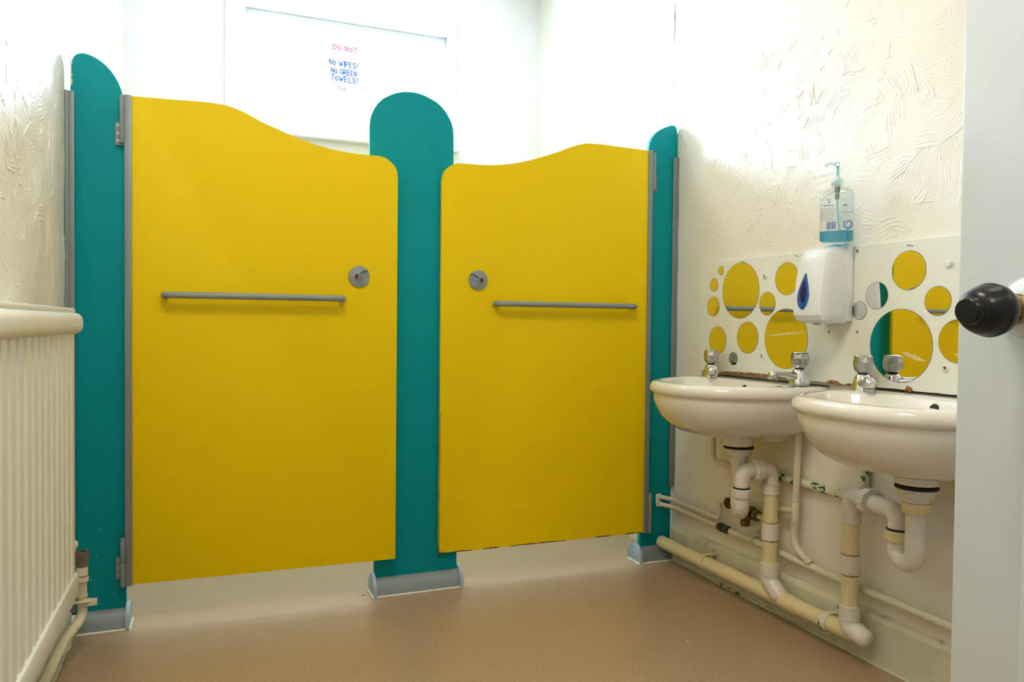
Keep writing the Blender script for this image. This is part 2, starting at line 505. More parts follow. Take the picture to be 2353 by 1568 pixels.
# hallway behind
b = nb()
box(b, (-1.3, -2.2, 0), (-1.2, YF - 0.12, ZC)); box(b, (2.1, -2.2, 0), (2.2, YF - 0.12, ZC)); box(b, (-1.3, -2.3, 0), (2.2, -2.2, ZC))
box(b, (-1.2, YF - 0.12, 0), (-0.6, YF - 0.02, ZC)); box(b, (1.7, YF - 0.12, 0), (2.15, YF - 0.02, ZC))
struct('wall_hallway', b, m_wallback)

def fill_lamp(cx, cy, s, power, label, col):  # added out-of-view lamp that raises the brightness beyond the window light
    t = thing('fill_lamp', label, 'ceiling lamp', (cx, cy, ZC))
    b = nb(); lathe(b, (cx, cy, ZC - 0.03), (0, 0, 1), [(0, s + 0.012), (0.03, s + 0.02)], 40); part('rim', b, m_whiteplastic, t)
    m, nt2, bb = newmat('fill_lamp_diffuser')
    bb.inputs['Emission Color'].default_value = col
    bb.inputs['Emission Strength'].default_value = power / (PI * PI * s * s)
    b = nb(); lathe(b, (cx, cy, ZC - 0.03), (0, 0, -1), [(0, s), (0.02, s * 0.96), (0.035, s * 0.8), (0.042, s * 0.4), (0.043, 0.01)], 40); part('diffuser', b, m, t)
fill_lamp(0.15, 0.70, 0.30, ROOM_FILL_W, 'round opal fill lamp added unseen on the washroom ceiling', (1, 0.91, 0.77, 1))
fill_lamp(0.3, -1.2, 0.17, HALL_FILL_W, 'round opal fill lamp added unseen in the hallway outside the white door', (1, 0.985, 0.94, 1))

fill_lamp(0.65, 3.30, 0.22, CUB_FILL_W, 'round opal fill lamp added unseen above the two cubicles', (0.70, 0.84, 1, 1))

# window
wr = struct('window_1', box(nb(), (WX0 - 0.09, YB - 0.012, WZ1), (WX1 + 0.03, YB + 0.0, WZ1 + 0.06), 0.003), m_winwhite)
b = nb(); box(b, (WX0 - 0.09, YB - 0.012, WZ0 - 0.02), (WX0, YB, WZ1), 0.003); box(b, (WX1, YB - 0.012, WZ0 - 0.02), (WX1 + 0.03, YB, WZ1), 0.003)
struct('window_architrave', b, m_winwhite, wr)
b = nb(); box(b, (WX0 - 0.1, YB - 0.05, WZ0 - 0.035), (WX1 + 0.04, YB + 0.1, WZ0), 0.006); struct('window_sill', b, m_winwhite, wr)
yf0, yf1 = YB + 0.08, YB + 0.125
b = nb()
box(b, (WX0, yf0, WZ0), (WX0 + 0.06, yf1, WZ1), .004); box(b, (WX1 - 0.06, yf0, WZ0), (WX1, yf1, WZ1), .004)
box(b, (WX0 + .06, yf0, WZ0), (WX1 - .06, yf1, WZ0 + 0.035), .004); box(b, (WX0 + .06, yf0, WZ1 - 0.06), (WX1 - .06, yf1, WZ1), .004)
struct('window_frame', b, m_winwhite, wr)
b = nb()
for xm in (0.505, 0.80): box(b, (xm - 0.016, yf0 + .004, WZ0 + .035), (xm + 0.016, yf1 - .004, WZ1 - .06), .004)
box(b, (WX0 + .06, yf0 + .006, 2.05), (WX1 - .06, yf1 - .006, 2.075), .004)
struct('window_glazing_bar', b, m_winwhite, wr)
for x0, x1 in ((0.21, 0.489), (0.521, 0.784), (0.816, 1.10)):
    for z0, z1 in ((WZ0 + .035, 2.05), (2.075, WZ1 - .06)):
        b = nb(); box(b, (x0, yf0 + 0.021, z0), (x1, yf0 + 0.025, z1)); struct('window_pane', b, m_glass, wr)

# paper sign taped on the middle pane
SY = yf0 - 0.012
sg = thing('paper_sign', 'white hand-lettered paper sign fixed to the middle column of the window', 'sign', (0.63, SY, 2.05))
b = nb()
rs = []
for k in range(9):
    z = 2.062 + (2.325 - 2.062) * k / 8
    rs.append([Vector((0.535 + 0.2 * i / 8, SY + 0.0025 * math.sin(i * 0.9 + k * 0.5), z)) for i in range(9)])
rings(b, rs, False, False, False)
geo = bmesh.ops.solidify(b, geom=b.faces[:], thickness=0.0006)
part('sheet', b, m_paper, sg)
GL = {
 'D': [[(0, 0), (0, 1)], [(0, 1), (.45, .85), (.55, .5), (.42, .12), (0, 0)]],
 'O': [[(.3, 1), (.05, .8), (0, .45), (.12, .1), (.35, 0), (.58, .2), (.6, .6), (.45, .92), (.3, 1)]],
 'o': [[(.25, .72), (.05, .6), (0, .35), (.12, .05), (.3, 0), (.48, .2), (.5, .5), (.38, .7), (.25, .72)]],
 'N': [[(0, 0), (.03, 1)], [(.03, 1), (.5, .02)], [(.5, .02), (.54, 1)]],
 'T': [[(0, 1), (.62, 1)], [(.32, 1), (.3, 0)]],
 'W': [[(0, .9), (.15, 0), (.36, .6), (.5, 0), (.75, 1)]],
 'w': [[(0, .75), (.13, 0), (.3, .5), (.45, 0), (.62, .75)]],
 'I': [[(.08, 1), (.08, 0)]],
 'P': [[(0, 0), (0, 1), (.38, .95), (.48, .72), (.36, .5), (0, .45)]],
 'E': [[(.45, 1), (0, 1), (0, 0), (.45, 0)], [(0, .5), (.38, .52)]],
 'S': [[(.48, .9), (.25, 1), (.05, .85), (.08, .6), (.42, .42), (.48, .18), (.28, 0), (0, .08)]],
 'G': [[(.5, .85), (.3, 1), (.06, .8), (0, .4), (.14, .06), (.38, 0), (.54, .2), (.54, .45), (.32, .45)]],
 'R': [[(0, 0), (0, 1), (.38, .95), (.48, .72), (.36, .5), (0, .45)], [(.15, .45), (.5, 0)]],
 'L': [[(0, 1), (0, 0), (.45, 0)]],
 '!': [[(.12, 1.1), (.08, .3)], [(.06, .08), (.06, .02)]],
}
WD = {'I': .3, '!': .25, 'W': .95, 'w': .8, ' ': .45}
def strokes(name, rows, mat, parent, y, r):
    b = nb()
    for x0, x1, z0, h, txt, drop in rows:
        tot = sum(WD.get(ch, .75) for ch in txt)
        s = (x1 - x0) / tot; cx = 0
        for ch in txt:
            for st in GL.get(ch, []):
                pp_ = [Vector((x0 + (cx + q[0]) * s, y, z0 - drop * (cx / tot) + q[1] * h)) for q in st]
                for k_ in range(len(pp_) - 1):
                    dd_ = (pp_[k_ + 1] - pp_[k_]).normalized() * r * .5
                    tube(b, [pp_[k_] - dd_, pp_[k_ + 1] + dd_], r, 6)
            cx += WD.get(ch, .75)
    return part(name, b, mat, parent, True)
strokes('red_lettering', [(0.568, 0.690, 2.276, 0.024, 'Do NoT', .006)], m_inkred, sg, SY - .004, .0028)
ink = strokes('blue_lettering', [(0.548, 0.692, 2.197, 0.026, 'No WIPES!', .006), (0.558, 0.690, 2.157, 0.024, 'No GREEN', .005), (0.558, 0.692, 2.122, 0.026, 'ToWELS!', .006)], m_inkblue, sg, SY - .004, .0030)
b = nb()
tube(b, [Vector((0.592 + 0.022 * (1 - math.cos(a)), SY - .004, 2.100 - 0.022 * math.sin(a))) for a in [R(q) for q in range(0, 150, 12)]], .0022, 6)
tube(b, [Vector((0.620, SY - .004, 2.094)), Vector((0.632, SY - .004, 2.088)), Vector((0.626, SY - .004, 2.078))], .0022, 6)
part('arrow', b, m_inkblue, sg)

# roof of the next house outside the window
b = nb()
nu, nv = 160, 44
rs = []
for j in range(nv + 1):
    v = j / nv
    row = v * 11
    lift = 0.05 * (1 - (row % 1.0))
    rs.append([Vector((-3 + 9 * i / nu, 10.0 + 3.4 * v, 2.4 + 2.15 * v + lift + 0.045 * math.sin(i * 1.2))) for i in range(nu + 1)])
rings(b, rs, False, False, False)
box(b, (-3, 10.05, 0), (6, 13.5, 2.4))
single('house_roof', b, m_tile, 'rows of clay tiles on the roof of the house outside the window', 'roof', (1.5, 11.5, 0))

# ------------------------------------------------------------------ skirtings and sealant
b = nb()
prism(b, [(XR, 0), (1.650, 0), (1.650, .118), (1.656, .130), (XR, .135)], lambda u, v, t: Vector((u, t, v)), YF, 2.44)
struct('baseboard_right', b, m_skirt, smooth=False)
b = nb()
prism(b, [(XR, 0), (1.655, 0), (1.655, .10), (XR, .11)], lambda u, v, t: Vector((u, t, v)), 2.51, YB)
struct('baseboard_back_right', b, m_skirt)
b = nb(); prism(b, [(XL, 0), (XL + .018, 0), (XL + .018, .07), (XL, .085)], lambda u, v, t: Vector((u, t, v)), YF, 2.42)
struct('baseboard_left', b, m_skirt)
def bead(path, r, jit, seed, mat, name):
    rr = random.Random(seed)
    pts = [Vector(p) for p in path]
    out = []
    n = 90
    for i in range(n + 1):
        t = i / n * (len(pts) - 1); k = min(int(t), len(pts) - 2)
        q = pts[k].lerp(pts[k + 1], t - k)
        out.append(q + Vector((rr.uniform(-jit, jit), rr.uniform(-jit, jit) * .3, 0)))
    ph = rr.random() * 9
    b = nb(); tube(b, out, r, 8, rfun=lambda t: r * (0.8 + 0.35 * math.sin(t * 40 + ph) * math.sin(t * 17)))
    return struct(name, b, mat, smooth=True)
bead([(1.649, 2.42, .001), (1.647, 1.4, .001), (1.646, .2, .001)], .0062, .0018, 3, m_sealgreen, 'trim_1')
bead([(XL + .02, 2.4, .001), (XL + .02, 1.0, .001)], .007, .002, 4, m_sealgreen, 'trim_2')

# ------------------------------------------------------------------ cubicle posts
PY0, PY1 = 2.455, 2.475
def foot(x0, x1, parent, caps):
    prof = [(2.423, 0.004), (2.428, .02), (2.437, .040), (2.447, .052), (2.455, .056), (2.475, .056), (2.483, .052), (2.493, .040), (2.502, .02), (2.507, .004)]
    b = nb(); prism(b, prof, lambda u, v, t: Vector((t, u, v)), x0, x1)
    part('foot_cover', b, m_grey, parent, True, angle=25)
    for side in caps:
        cp = [(2.465 + 0.048 * math.cos(a) * (1 if True else 1), .003 + .068 * math.sin(a) ** 0.8) for a in [PI * i / 18 for i in range(19)]]
        xa = (x0 - 0.012, x0) if side < 0 else (x1, x1 + 0.012)
        b = nb(); prism(b, cp, lambda u, v, t: Vector((t, u, v)), xa[0], xa[1], 0.003)
        c = part('foot_end_cap', b, m_greylight, parent, True)
        # small raised oval maker's plate outline
        xx = xa[0] - .0004 if side < 0 else xa[1] + .0004
        oval = [Vector((xx, 2.465 + .019 * math.copysign(abs(math.cos(a)) ** .5, math.cos(a)), .028 + .007 * math.copysign(abs(math.sin(a)) ** .5, math.sin(a)))) for a in [2 * PI * i / 28 for i in range(29)]]
        b = nb(); tube(b, oval, .0006, 6, cap=False); part('oval_badge', b, m_greylight, c)
    # white sealant round the foot
    b = nb()
    xs = [x0 - (.013 if -1 in caps else 0), x1 + (.013 if 1 in caps else 0)]
    rr = random.Random(int(x0 * 100) + 50)
    tube(b, [Vector((xs[0] + (xs[1] - xs[0]) * i / 30, 2.4215 + rr.uniform(-.0008, .0008), .002)) for i in range(31)], .0035, 8)
    for side in caps:
        xc = x0 - .013 if side < 0 else x1 + .013
        tube(b, [Vector((xc, 2.42 + .088 * i / 12, .002)) for i in range(13)], .0035, 8)
    part('foot_sealant', b, m_seal, parent, True)

def post(name_label, outline, x0, x1, lean, caps, foot_x):
    t = thing('cubicle_post', name_label, 'post', ((x0 + x1) / 2, 2.465, 0))
    b = nb()
    H = max(p[1] for p in outline)
    pts = [(x0, .05)] + [(p[0], p[1]) for p in outline] + [(x1, .05)]
    fn = lambda u, z, tt: Vector((u + (lean * z / H), tt, z))
    prism(b, pts, fn, PY0, PY1, 0.0015)
    part('post_panel', b, m_teal, t, True, angle=30)
    foot(foot_x[0], foot_x[1], t, caps)
    return t
sp_l = spline([(-0.371, 1.560), (-0.370, 1.600), (-0.367, 1.636), (-0.359, 1.653), (-0.345, 1.661), (-0.329, 1.661), (-0.307, 1.653), (-0.285, 1.638), (-0.265, 1.616), (-0.25, 1.59), (-0.24, 1.562), (-0.233, 1.530), (-0.231, 1.50)])
post_l = post('tall narrow teal cubicle post by the left wall, top curving down to the right', sp_l, -0.371, -0.231, 0.0, [1], (-0.355, -0.232))
arc = []
for i in range(25):
    a = PI - PI * i / 24
    arc.append((0.647 + 0.1425 * math.cos(a), 1.545 + 0.126 * math.sin(a)))
post_m = post('wide teal cubicle post with round top standing between the two yellow doors', arc, 0.5045, 0.7895, -0.027, [-1, 1], (0.506, 0.790))
sp_r = spline([(1.524, 1.50), (1.527, 1.53), (1.535, 1.566), (1.546, 1.602), (1.567, 1.632), (1.592, 1.651), (1.621, 1.664), (1.64, 1.670), (1.654, 1.668), (1.661, 1.655), (1.664, 1.625), (1.664, 1.58)])
post_r = post('teal cubicle post against the right wall, top curving down to the left', sp_r, 1.522, 1.656, 0.0, [-1], (1.513, 1.65))
# wall channels
b = nb(); box(b, (XL, 2.445, .06), (-0.376, 2.487, 1.551), .001); box(b, (-0.378, 2.447, .06), (-0.3605, 2.4545, 1.551), .001)
part('wall_channel', b, m_grey, post_l, True)
b = nb(); box(b, (1.660, 2.445, .28), (XR, 2.487, 1.547), .001); box(b, (1.645, 2.447, .28), (1.662, 2.4545, 1.547), .001)
part('wall_channel', b, m_grey, post_r, True)
# paint drips left on the wall side of the left post
b = nb()
pp = []
rr = random.Random(5)
for i in range(24): pp.append((-0.3705 + rr.uniform(0.001, 0.0055), 1.568 + .075 * i / 23))
prism(b, [(-0.3708, 1.568)] + pp + [(-0.3708, 1.643)], lambda u, z, t: Vector((u, t, z)), 2.4542, 2.4549)
part('paint_smear', b, simple('cream_smear', srgb(222, 216, 190), .5), post_l, False)
# specks of white paint near the foot of the left post
b = nb()
for x, z in ((-.297, .295), (-.276, .255), (-.323, .21), (-.331, .183), (-.308, .215), (-.28, .225), (-.336, .16), (-.327, .158), (-.322, .147), (-.262, .1), (-.30, .075)):
    bmesh.ops.create_icosphere(b, subdivisions=1, radius=.0014, matrix=Matrix.Translation((x, 2.4546, z)))
part('paint_speck', b, m_seal, post_l, True)['kind'] = 'stuff'

# ------------------------------------------------------------------ cubicle doors
top_d = [(0.020, 1.549), (0.131, 1.551), (0.20, 1.553), (0.250, 1.552), (0.285, 1.547), (0.325, 1.534), (0.373, 1.512), (0.437, 1.487), (0.501, 1.465), (0.567, 1.449), (0.635, 1.440), (0.700, 1.438), (0.740, 1.437), (0.762, 1.428), (0.780, 1.413), (0.790, 1.395), (0.794, 1.372)]
def ring_pts(c, r, n=20): return [(c[0] + r * math.cos(2 * PI * i / n), c[1] + r * math.sin(2 * PI * i / n)) for i in range(n)]

def cubicle_door(A, B, zb, width, bar, lockc, label, worn):
    A = Vector((A[0], A[1], 0)); B = Vector((B[0], B[1], 0))
    d = (B - A).normalized()
    nrm = Vector((d.y, -d.x, 0))
    if nrm.y > 0: nrm = -nrm            # towards the room
    TH = 0.013
    t = thing('cubicle_door', label, 'cubicle door', A, 'yellow cubicle doors')
    fn = lambda u, z, tt: A + d * u + nrm * tt + Vector((0, 0, z))
    sc_ = width / 0.794
    top = [(0.014, 1.549)] + [(u * sc_ if u > .05 else u, z + (0.008 if worn else 0) * 1.0) for u, z in spline(top_d, 4)]
    if worn:
        low = []
        rr = random.Random(11)
        for i in range(40):
            u = width - 0.004 - (width - .02) * i / 39
            low.append((u, zb + rr.uniform(0, .0022) * (1 if i < 30 else .3)))
        pts = top + [(width, zb + .012)] + low
    else:
        pts = top + [(width, zb + .004), (width - .001, zb + .001), (width - .004, zb), (0.014, zb)]
    b = nb(); prism(b, pts, fn, 0, -TH, 0.0012)
    pn = part('door_panel', b, m_yellow, t, True, angle=30)
    if worn:
        # split edge banding along the latch side and bare board along the bottom
        b = nb()
        e = [(width, zb + .012), (width + .0022, zb + .05), (width + .0012, .5), (width + .001, 1.36), (width, 1.36)]
        prism(b, e, fn, 0.0004, -TH)
        part('edge_band', b, m_yellowedge, t, False, 'worn greenish edge band coming loose')
        b = nb()
        rr = random.Random(12)
        for u0, u1 in ((0.03, .10), (.16, .22), (.34, .56), (.60, .66), (.70, .775), (.79, .82)):
            up_, lo_ = [], []
            k = 14
            for i in range(k + 1):
                u = u0 + (u1 - u0) * i / k
                up_.append((u, zb + .002 + rr.uniform(0, .0045) * math.sin(PI * i / k)))
                lo_.append((u, zb - .0002))
            prism(b, up_ + lo_[::-1], fn, 0.0004, -TH - .0003)
        tube(b, [fn(width - .001, z, .0003) for z in (zb + .01, .3, .6)], .0007, 6)
        part('chipped_board', b, m_rustscratch, t, False, 'brown board showing where the laminate has chipped')
    # hinge strip
    b = nb(); box(b, (0, -.0155, zb - .003), (.0195, .004, 1.551 + (.008 if worn else 0)), .0012)
    bmesh.ops.transform(b, matrix=Matrix(((d.x, nrm.x, 0, A.x), (d.y, nrm.y, 0, A.y), (0, 0, 1, 0), (0, 0, 0, 1))), verts=b.verts[:])
    part('hinge_strip', b, m_grey, t, True)
    for zh0, zh1, zp0, zp1 in ((1.412, 1.549, 1.408, 1.474), (zb - .004, .268, .143, .208)):
        b = nb()
        zm = (zh0 + zh1) / 2
        c0 = fn(-.0062, 0, .002)
        lathe(b, c0 + Vector((0, 0, zh0)), (0, 0, 1), [(0, .0055), (.002, .0066), (zm - zh0 - .004, .0066), (zm - zh0 - .003, .0058), (zm - zh0, .0058), (zm - zh0 + .001, .0062), (zh1 - zh0 - .002, .0062), (zh1 - zh0, .005)], 18)
        h = part('hinge', b, m_greyplastic, t, True)
        b = nb()
        prism(b, [(-.026, zp0), (-.026, zp1), (-.006, zp1), (-.006, zp0)], fn, -.026 + .006, -.026 + .0005 if False else -.014, .0008)
        part('hinge_leaf', b, m_greyplastic, h, True)
        for k in range(3):
            zc = zp0 + (zp1 - zp0) * (k + .5) / 3
            b = nb(); lathe(b, fn(-.0185, zc, -.0142), nrm, [(0, .0046), (.0012, .0046), (.0016, .0034)], 16)
            lathe(b, fn(-.0185, zc, -.0125), nrm, [(0, .0018), (.0003, .0018)], 6, mi=1)
            part('hinge_screw', b, [m_steel, m_dark], h, True)
    # grab rail
    b = nb()
    path = fillet([fn(bar[0], bar[2], 0), fn(bar[0], bar[2], .038), fn(bar[1], bar[2], .038), fn(bar[1], bar[2], 0)], .014, 8)
    tube(b, path, .0098, 18)
    part('grab_rail', b, m_greyplastic, t, True)
    # turn lock: shallow cone with a scooped segment and red indicator
    cu, cz, cd = lockc
    b = nb()
    n, k = 96, 22
    Rl = .0335
    rs = []
    for j in range(k + 1):
        r = Rl * (1 - j / k)
        ring = []
        for i in range(n):
            a = 2 * PI * i / n
            lx, lz = r * math.cos(a), r * math.sin(a)
            dep = .006 + .010 * (1 - r / Rl) ** 1.1
            # scoop: ellipse reaching from beside the centre to the rim on side cd
            ex = (lx * cd - .0225) / .0245; ez = lz / .0190
            q = ex * ex + ez * ez
            if q < 1: dep -= min(dep - .0025, .0085 * min(1, (1 - q) * 4.5))
            ring.append(fn(cu + lx, cz + lz, dep))
        rs.append(ring)
    base = [fn(cu + Rl * math.cos(2 * PI * i / n), cz + Rl * math.sin(2 * PI * i / n), 0) for i in range(n)]
    rs = [base] + rs[:-1] + [[fn(cu + .0003 * math.cos(2 * PI * i / n), cz + .0003 * math.sin(2 * PI * i / n), .016) for i in range(n)]]
    rings(b, rs)
    lk = part('door_lock', b, m_greyplastic, t, True, angle=28)
    b = nb(); lathe(b, fn(cu - cd * .0078, cz, .0105), nrm, [(0, .0086), (.0048, .0083), (.0052, .0072), (.0025, .0070)], 24, cap1=False)
    part('indicator_rim', b, m_greyplastic, lk, True)
    b = nb(); lathe(b, fn(cu - cd * .0078, cz, .0105), nrm, [(0, .007), (.0030, .007), (.0037, .004), (.0038, .0005)], 24)
    part('indicator', b, m_red, lk, True, 'dark red engaged indicator')
    return t
cubicle_door((-.232, 2.430), (.562, 2.402), .129, .794, (.107, .617, .977), (.671, 1.049, 1), 'left yellow cubicle door, hung on the post by the radiator, with clean lower edge', False)
cubicle_door((1.537, 2.425), (.719, 2.437), .119, .818, (.086, .624, .972), (.687, 1.052, 1), 'right yellow cubicle door, hinged beside the washbasins, chipped along its lower edge', True)

# ------------------------------------------------------------------ splashback
spb = thing('mirror_splashback', 'long white splashback panel with round mirrors on the right wall behind the taps', 'splashback', (1.66, 1.75, .74))
XS = 1.654
b = nb()
rr = random.Random(21)
low = [(1.02 + (2.278 - 1.02) * i / 60, .742 + rr.uniform(-.0006, .0012)) for i in range(61)]
prism(b, low + [(2.290, 1.131), (1.02, 1.124)], lambda u, z, t: Vector((t, u, z)), XS, XR, .0008)
part('panel', b, m_panel, spb, False)
K = 1.0073
def sp(y, z): return y * K, .9 + (z - .9) * K
circ = [(2.147, 1.095, .0145), (2.043, 1.022, .0935), (1.826, 1.050, .050), (2.184, 1.047, .0225), (2.187, .971, .034), (1.911, .975, .037), (2.160, .853, .048),
        (2.003, .865, .0525), (1.827, .865, .0930), (2.074, .792, .0225), (1.392, 1.048, .050), (1.489, .987, .036), (1.545, .948, .0245), (1.308, .968, .036), (1.413, .856, .0945), (1.252, .871, .052)]
for y, z, r in circ:
    y2, z2 = sp(y, z)
    b = nb(); lathe(b, (XS, y2, z2), (-1, 0, 0), [(0, r), (.0008, r)], 64); part('mirror_disc', b, m_mirror, spb, False)
    b = nb(); tube(b, [Vector((XS - .0002, y2 + r * math.cos(2 * PI * i / 64), z2 + r * math.sin(2 * PI * i / 64))) for i in range(65)], .0009, 6, cap=False)
    part('mirror_edge', b, simple('dark_mirror_rim', srgb(120, 122, 112), .4) if 'dark_mirror_rim' not in bpy.data.materials else bpy.data.materials['dark_mirror_rim'], spb, True)
def ragged(b, cy, cz, w_, h_, seed, x=XS - .0012, n=26, th=.0004, tilt=0.0):
    rr = random.Random(seed)
    pts = []
    for i in range(n):
        a = 2 * PI * i / n
        k = 1 + rr.uniform(-.4, .3)
        pts.append((cy + w_ * k * math.cos(a), cz + h_ * k * math.sin(a) + tilt * w_ * math.cos(a)))
    prism(b, pts, lambda u, z, t: Vector((t, u, z)), x, x + th)
def strip(b, p0, p1, h_, seed, x=XS - .0012, n=22, th=.0004, taper=True):
    rr = random.Random(seed)
    u_, l_ = [], []
    for i in range(n + 1):
        q = i / n; y = p0[0] + (p1[0] - p0[0]) * q; z = p0[1] + (p1[1] - p0[1]) * q
        e = math.sin(PI * min(1, max(0.03, q))) ** .5 if taper else 1
        u_.append((y, z + h_ * e * rr.uniform(.3, 1))); l_.append((y, z - h_ * e * rr.uniform(.3, 1)))
    vv = [[b.verts.new((x, q[0], q[1])) for q in lst] for lst in (u_, l_)]
    for i in range(n): b.faces.new((vv[0][i], vv[0][i + 1], vv[1][i + 1], vv[1][i]))
for args in (((1.930, .872), (1.762, .886), .0045, 31), ((1.415, .838), (1.345, .818), .009, 33), ((1.270, .842), (1.243, .828), .004, 35)):
    b = nb(); strip(b, *args, x=XS - .0010)
    part('peeled_patch', b, m_peel, spb, False, 'beige patch where the mirror film has peeled')
for (y, z) in ((1.924, 1.063), (1.930, .808), (1.283, .806)):
    y, z = sp(y, z)
    b = nb(); lathe(b, (XS, y, z), (-1, 0, 0), [(0, .0085), (.003, .0085), (.0042, .007), (.0042, .0045), (.001, .0042)], 24, cap1=False); c_ = part('screw_cup', b, m_whiteplastic, spb)
    b = nb(); lathe(b, (XS - .0005, y, z), (-1, 0, 0), [(0, .0043), (.0008, .0043)], 16); part('screw_head', b, m_rustscratch, c_)
y, z = sp(1.279, 1.057)
b = nb(); lathe(b, (XS, y, z), (-1, 0, 0), [(0, .0085), (.006, .0083), (.0078, .0065), (.008, .001)], 24); part('screw_cap', b, m_whiteplastic, spb)
for (y, z) in ((1.557, 1.111), (1.652, .888), (1.551, .890)):
    y, z = sp(y, z)
    b = nb(); ragged(b, y, z, .0035, .0035, int(y * 999), XS - .0006, 10); part('plug_hole', b, m_rustscratch, spb, False)
for (y, z) in ((2.045, 1.118), (1.80, 1.118), (1.40, 1.112)):
    b = nb(); tube(b, [Vector((XS - .0005, y + .009 - .018 * i / 6, z + .002 * math.sin(i * .9))) for i in range(7)], .0007, 6)
    part('staple', b, m_dark, spb)

# exposed chipboard ledge under the panel
def board_bit(y0, y1, hmax, label, seed):
    rr = random.Random(seed)
    n = max(10, int((y1 - y0) / .004))
    u_, l_ = [], []
    for i in range(n + 1):
        y = y0 + (y1 - y0) * i / n
        e = math.sin(PI * i / n) ** .5
        u_.append((y, .7425 + hmax * e * (.6 + .4 * rr.random()))); l_.append((y, .7405 - rr.uniform(0, .002) * e))
    b = nb()
    vv = [[b.verts.new((x_, q[0], q[1])) for q in lst] for lst in (u_, l_) for x_ in (XS - .0022, XR - .001)]
    for i in range(n):
        for p_, q_ in ((0, 2), (2, 3), (3, 1), (1, 0)): b.faces.new((vv[p_][i], vv[p_][i + 1], vv[q_][i + 1], vv[q_][i]))
    single('bare_chipboard', b, m_chipboard, label, 'chipboard', (1.66, (y0 + y1) / 2, .741), 'bare chipboard at the bottom of the splashback', smooth=False)
board_bit(1.790, 2.150, .0085, 'long ragged strip of bare brown chipboard behind the far basin', 44)
board_bit(1.618, 1.668, .0095, 'crumbly dark brown chipboard lump between the two basins', 45)
board_bit(1.560, 1.600, .0035, 'thin brown chipboard crumbs just left of the reflected tap', 47)
board_bit(1.383, 1.405, .0120, 'small brown chipboard triangle under the big round mirror', 46)

